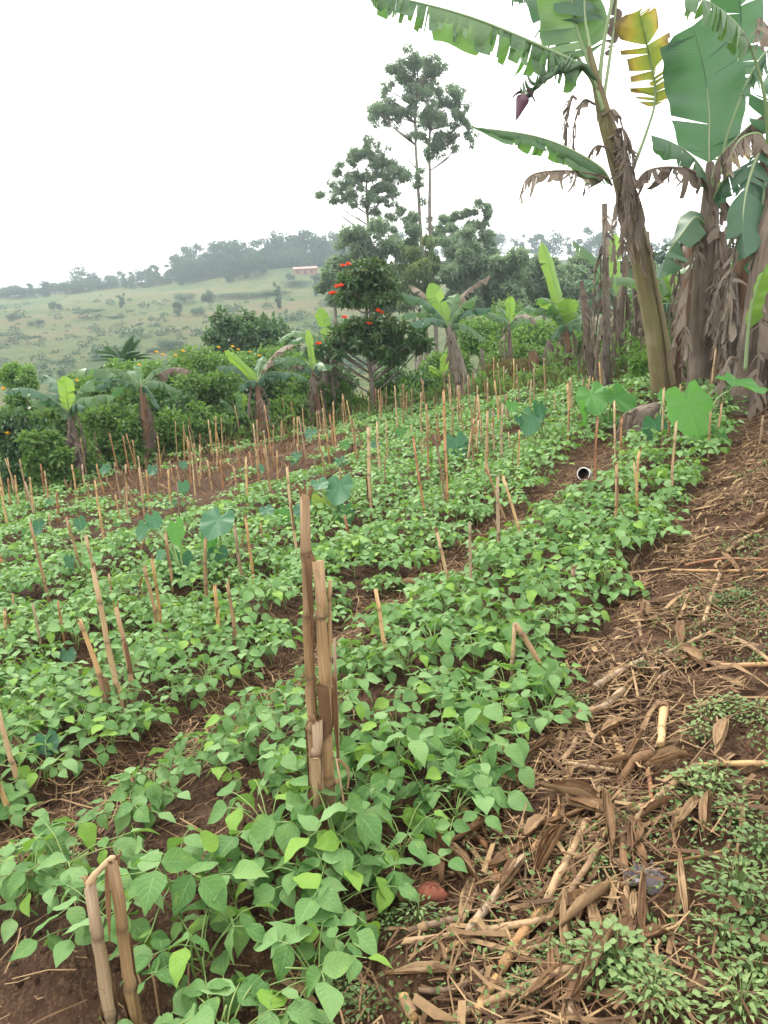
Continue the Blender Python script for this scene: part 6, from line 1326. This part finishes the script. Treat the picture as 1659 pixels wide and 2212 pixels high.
WPOS = [(1330, 2100, 1.25, 'largest leafy weed at the bottom of the path'), (1290, 2110, .9, 'leafy weed just left of the largest one'), (1385, 2125, .9, 'leafy weed just right of the largest one'), (1410, 2180, .95, 'leafy weed below the largest one'), (1455, 2190, .8, 'small weed at the bottom edge right of the largest one'),
 (905, 1990, .75, 'small weed beside the red clod'), (845, 2010, .6, 'tiny weed left of the red clod'), (1130, 2150, .6, 'tiny weed left of the longest stalk'), (1210, 2080, .6, 'tiny weed under the longest stalk'), (1590, 1930, 1.1, 'bushy weed at the right border beside bare soil'), (1620, 1990, 1.1, 'bushy weed below the right border one'), (1560, 2050, .9, 'weed clump in the lower right weeds'),
 (1500, 1720, 1.1, 'weed clump below the slanting pale stalk bend'), (1545, 1700, 1.0, 'weed clump right of the stalk bend'), (1590, 1780, .9, 'weed clump at the right of the path'), (1530, 1560, .9, 'weed clump above the straight golden stalk'), (1580, 1545, .9, 'weed clump at the right above the straight golden stalk'), (1640, 1560, .9, 'weed clump on the right border above the golden stalk'),
 (1515, 1600, .8, 'small weed left above the straight golden stalk'), (1560, 1310, .8, 'weed patch plant far up the path'), (1600, 1300, .8, 'weed plant far up the path at the right'), (1380, 1450, .6, 'tiny weed at the bed edge below the far husk'), (1260, 1530, .6, 'tiny weed under the weathered stalk'), (1230, 1510, .5, 'seedling at the bean bed edge'),
 (1290, 1880, .5, 'tiny weed between the litter stalks'), (150, 1880, .7, 'small weed in the dark furrow at lower left'), (790, 2190, .7, 'small weed at the bottom edge below the beans'), (750, 2150, .6, 'seedling left of the bottom edge weed'), (1640, 2120, 1.0, 'weed clump in the lower right corner'), (1600, 2190, 1.0, 'weed clump at the bottom right'), (1640, 1850, 1.0, 'weed at the right border beside the thin yellow stem')]
for k, (x, y, sc, lab) in enumerate(WPOS):
    g = on_ground(x, y); o = obj('weed_plant', WM[k % 4], None, g); o.scale = (sc,) * 3; o.rotation_euler.z = wr.random() * 6.28; tag(o, lab, 'weed', 'single weeds on the path')
# crumbs of soil, one mass
n = 9000; X = RNG.uniform(-3.2, 4.2, n); Y = 0.9 + 5.5 * RNG.random(n) ** 1.5; r_ = RNG.gamma(1.6, 0.0035, n) + 0.002; r_ = np.minimum(r_, 0.022)
oc = np.array([(1, 0, 0), (-1, 0, 0), (0, 1, 0), (0, -1, 0), (0, 0, 1), (0, 0, -1.0)]); V = oc[None] * (0.6 + 0.8 * RNG.random((n, 6, 1))) * r_[:, None, None] + RNG.normal(0, 0.25, (n, 6, 3)) * r_[:, None, None] + np.stack([X, Y, height(X, Y) + r_ * 0.3], 1)[:, None]
of = np.array([(0, 2, 4), (2, 1, 4), (1, 3, 4), (3, 0, 4), (2, 0, 5), (1, 2, 5), (3, 1, 5), (0, 3, 5)]); F = (of[None] + (np.arange(n) * 6)[:, None, None]).reshape(-1, 3)
tag(obj('soil_crumbs', mesh_np('soil_crumbs', V.reshape(-1, 3), F, 'soil', smooth=True)), 'crumbs and small clods of brown soil on the ground', 'soil', kind='stuff')
# small finds
g = on_ground(932, 1948); r = np.random.default_rng(2); V = []; nl, nc = 9, 14
for i in range(nl):
    for c in range(nc):
        th, ph = math.pi * i / (nl - 1), 2 * math.pi * c / nc; d = np.array([math.sin(th) * math.cos(ph), math.sin(th) * math.sin(ph), math.cos(th)])
        V.append(d * [0.042, 0.034, 0.03] * (1 + 0.16 * r.normal() * (0 < i < nl - 1) + 0.1 * math.sin(4 * ph + th * 3)))
F = [(i * nc + c, (i + 1) * nc + c, (i + 1) * nc + (c + 1) % nc, i * nc + (c + 1) % nc) for i in range(nl - 1) for c in range(nc)]
o = obj('earth_clod', mesh_np('earth_clod', V, F, 'clod'), None, g + Vector((0, 0, 0.018))); tag(o, 'red clod of baked earth beside the bean bed', 'clod')
g = on_ground(1264, 1037); cup = thing('cup', 'white cup lying on its side, dark mouth towards the camera', 'cup', g + Vector((0, 0, 0.055)))
ax = unit([-0.6, -1, 0.22]); s1 = unit(np.cross(ax, [0, 0, 1])); s2 = np.cross(s1, ax)
def ring_rows(rows, n=28):
    V = [ax * z + (s1 * math.cos(2 * math.pi * k / n) + s2 * math.sin(2 * math.pi * k / n)) * q for z, q in rows for k in range(n)]
    return V, [(i * n + k, i * n + (k + 1) % n, (i + 1) * n + (k + 1) % n, (i + 1) * n + k) for i in range(len(rows) - 1) for k in range(n)]
V, F = ring_rows([(-.09, .001), (-.09, .046), (-.05, .050), (.05, .057), (.058, .060), (.060, .058), (.058, .052)]); obj('cup_body', mesh_np('cup_body', V, F, 'white_plastic'), cup)
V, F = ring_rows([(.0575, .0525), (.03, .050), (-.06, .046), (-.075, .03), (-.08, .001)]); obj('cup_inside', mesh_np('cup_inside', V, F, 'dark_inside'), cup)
g = on_ground(1388, 1915); r = np.random.default_rng(6); V = [(i / 6 * .11 - .05, j / 6 * .09 - .04, 0.012 + 0.028 * r.random() + .02 * math.sin(i * 1.3) * math.cos(j)) for i in range(7) for j in range(7)]
o = obj('plastic_scrap', mesh_np('plastic_scrap', V, [(i * 7 + j, i * 7 + j + 1, i * 7 + j + 8, i * 7 + j + 7) for i in range(6) for j in range(6) if (i, j) not in ((0, 0), (5, 5), (0, 5), (1, 5), (5, 0))], 'scrap', smooth=False), None, g); tag(o, 'crumpled grey plastic scrap on the path', 'plastic scrap')

# ------------------------------------------------------------------ hazy air
zl, zh = float(ZZ.min()) - 1.0, 62.0
hz_me = box_mesh('haze', -640, 640, -60, 860, zl, zh, 'soil'); hz_me.materials.clear()
mt, t = new_mat('hazy_air'); pv = nd(t, 'ShaderNodeVolumePrincipled'); pv.inputs['Color'].default_value = (0.74, 0.88, 0.97, 1); pv.inputs['Density'].default_value = 0.0007; pv.inputs['Anisotropy'].default_value = 0.3
ou = nd(t, 'ShaderNodeOutputMaterial'); t.links.new(pv.outputs[0], ou.inputs['Volume']); hz_me.materials.append(mt)
h_ = obj('haze', hz_me); h_['kind'] = 'stuff'; h_['label'] = 'thin pale haze in the air over the hill'; h_['category'] = 'haze'
print('BEANS', len(spots), 'OBJ', len(bpy.data.objects), 'TRIS', sum(sum(len(p.vertices) - 2 for p in m_.polygons) if len(m_.polygons) < 2000 else len(m_.polygons) * 1.5 for m_ in bpy.data.meshes))
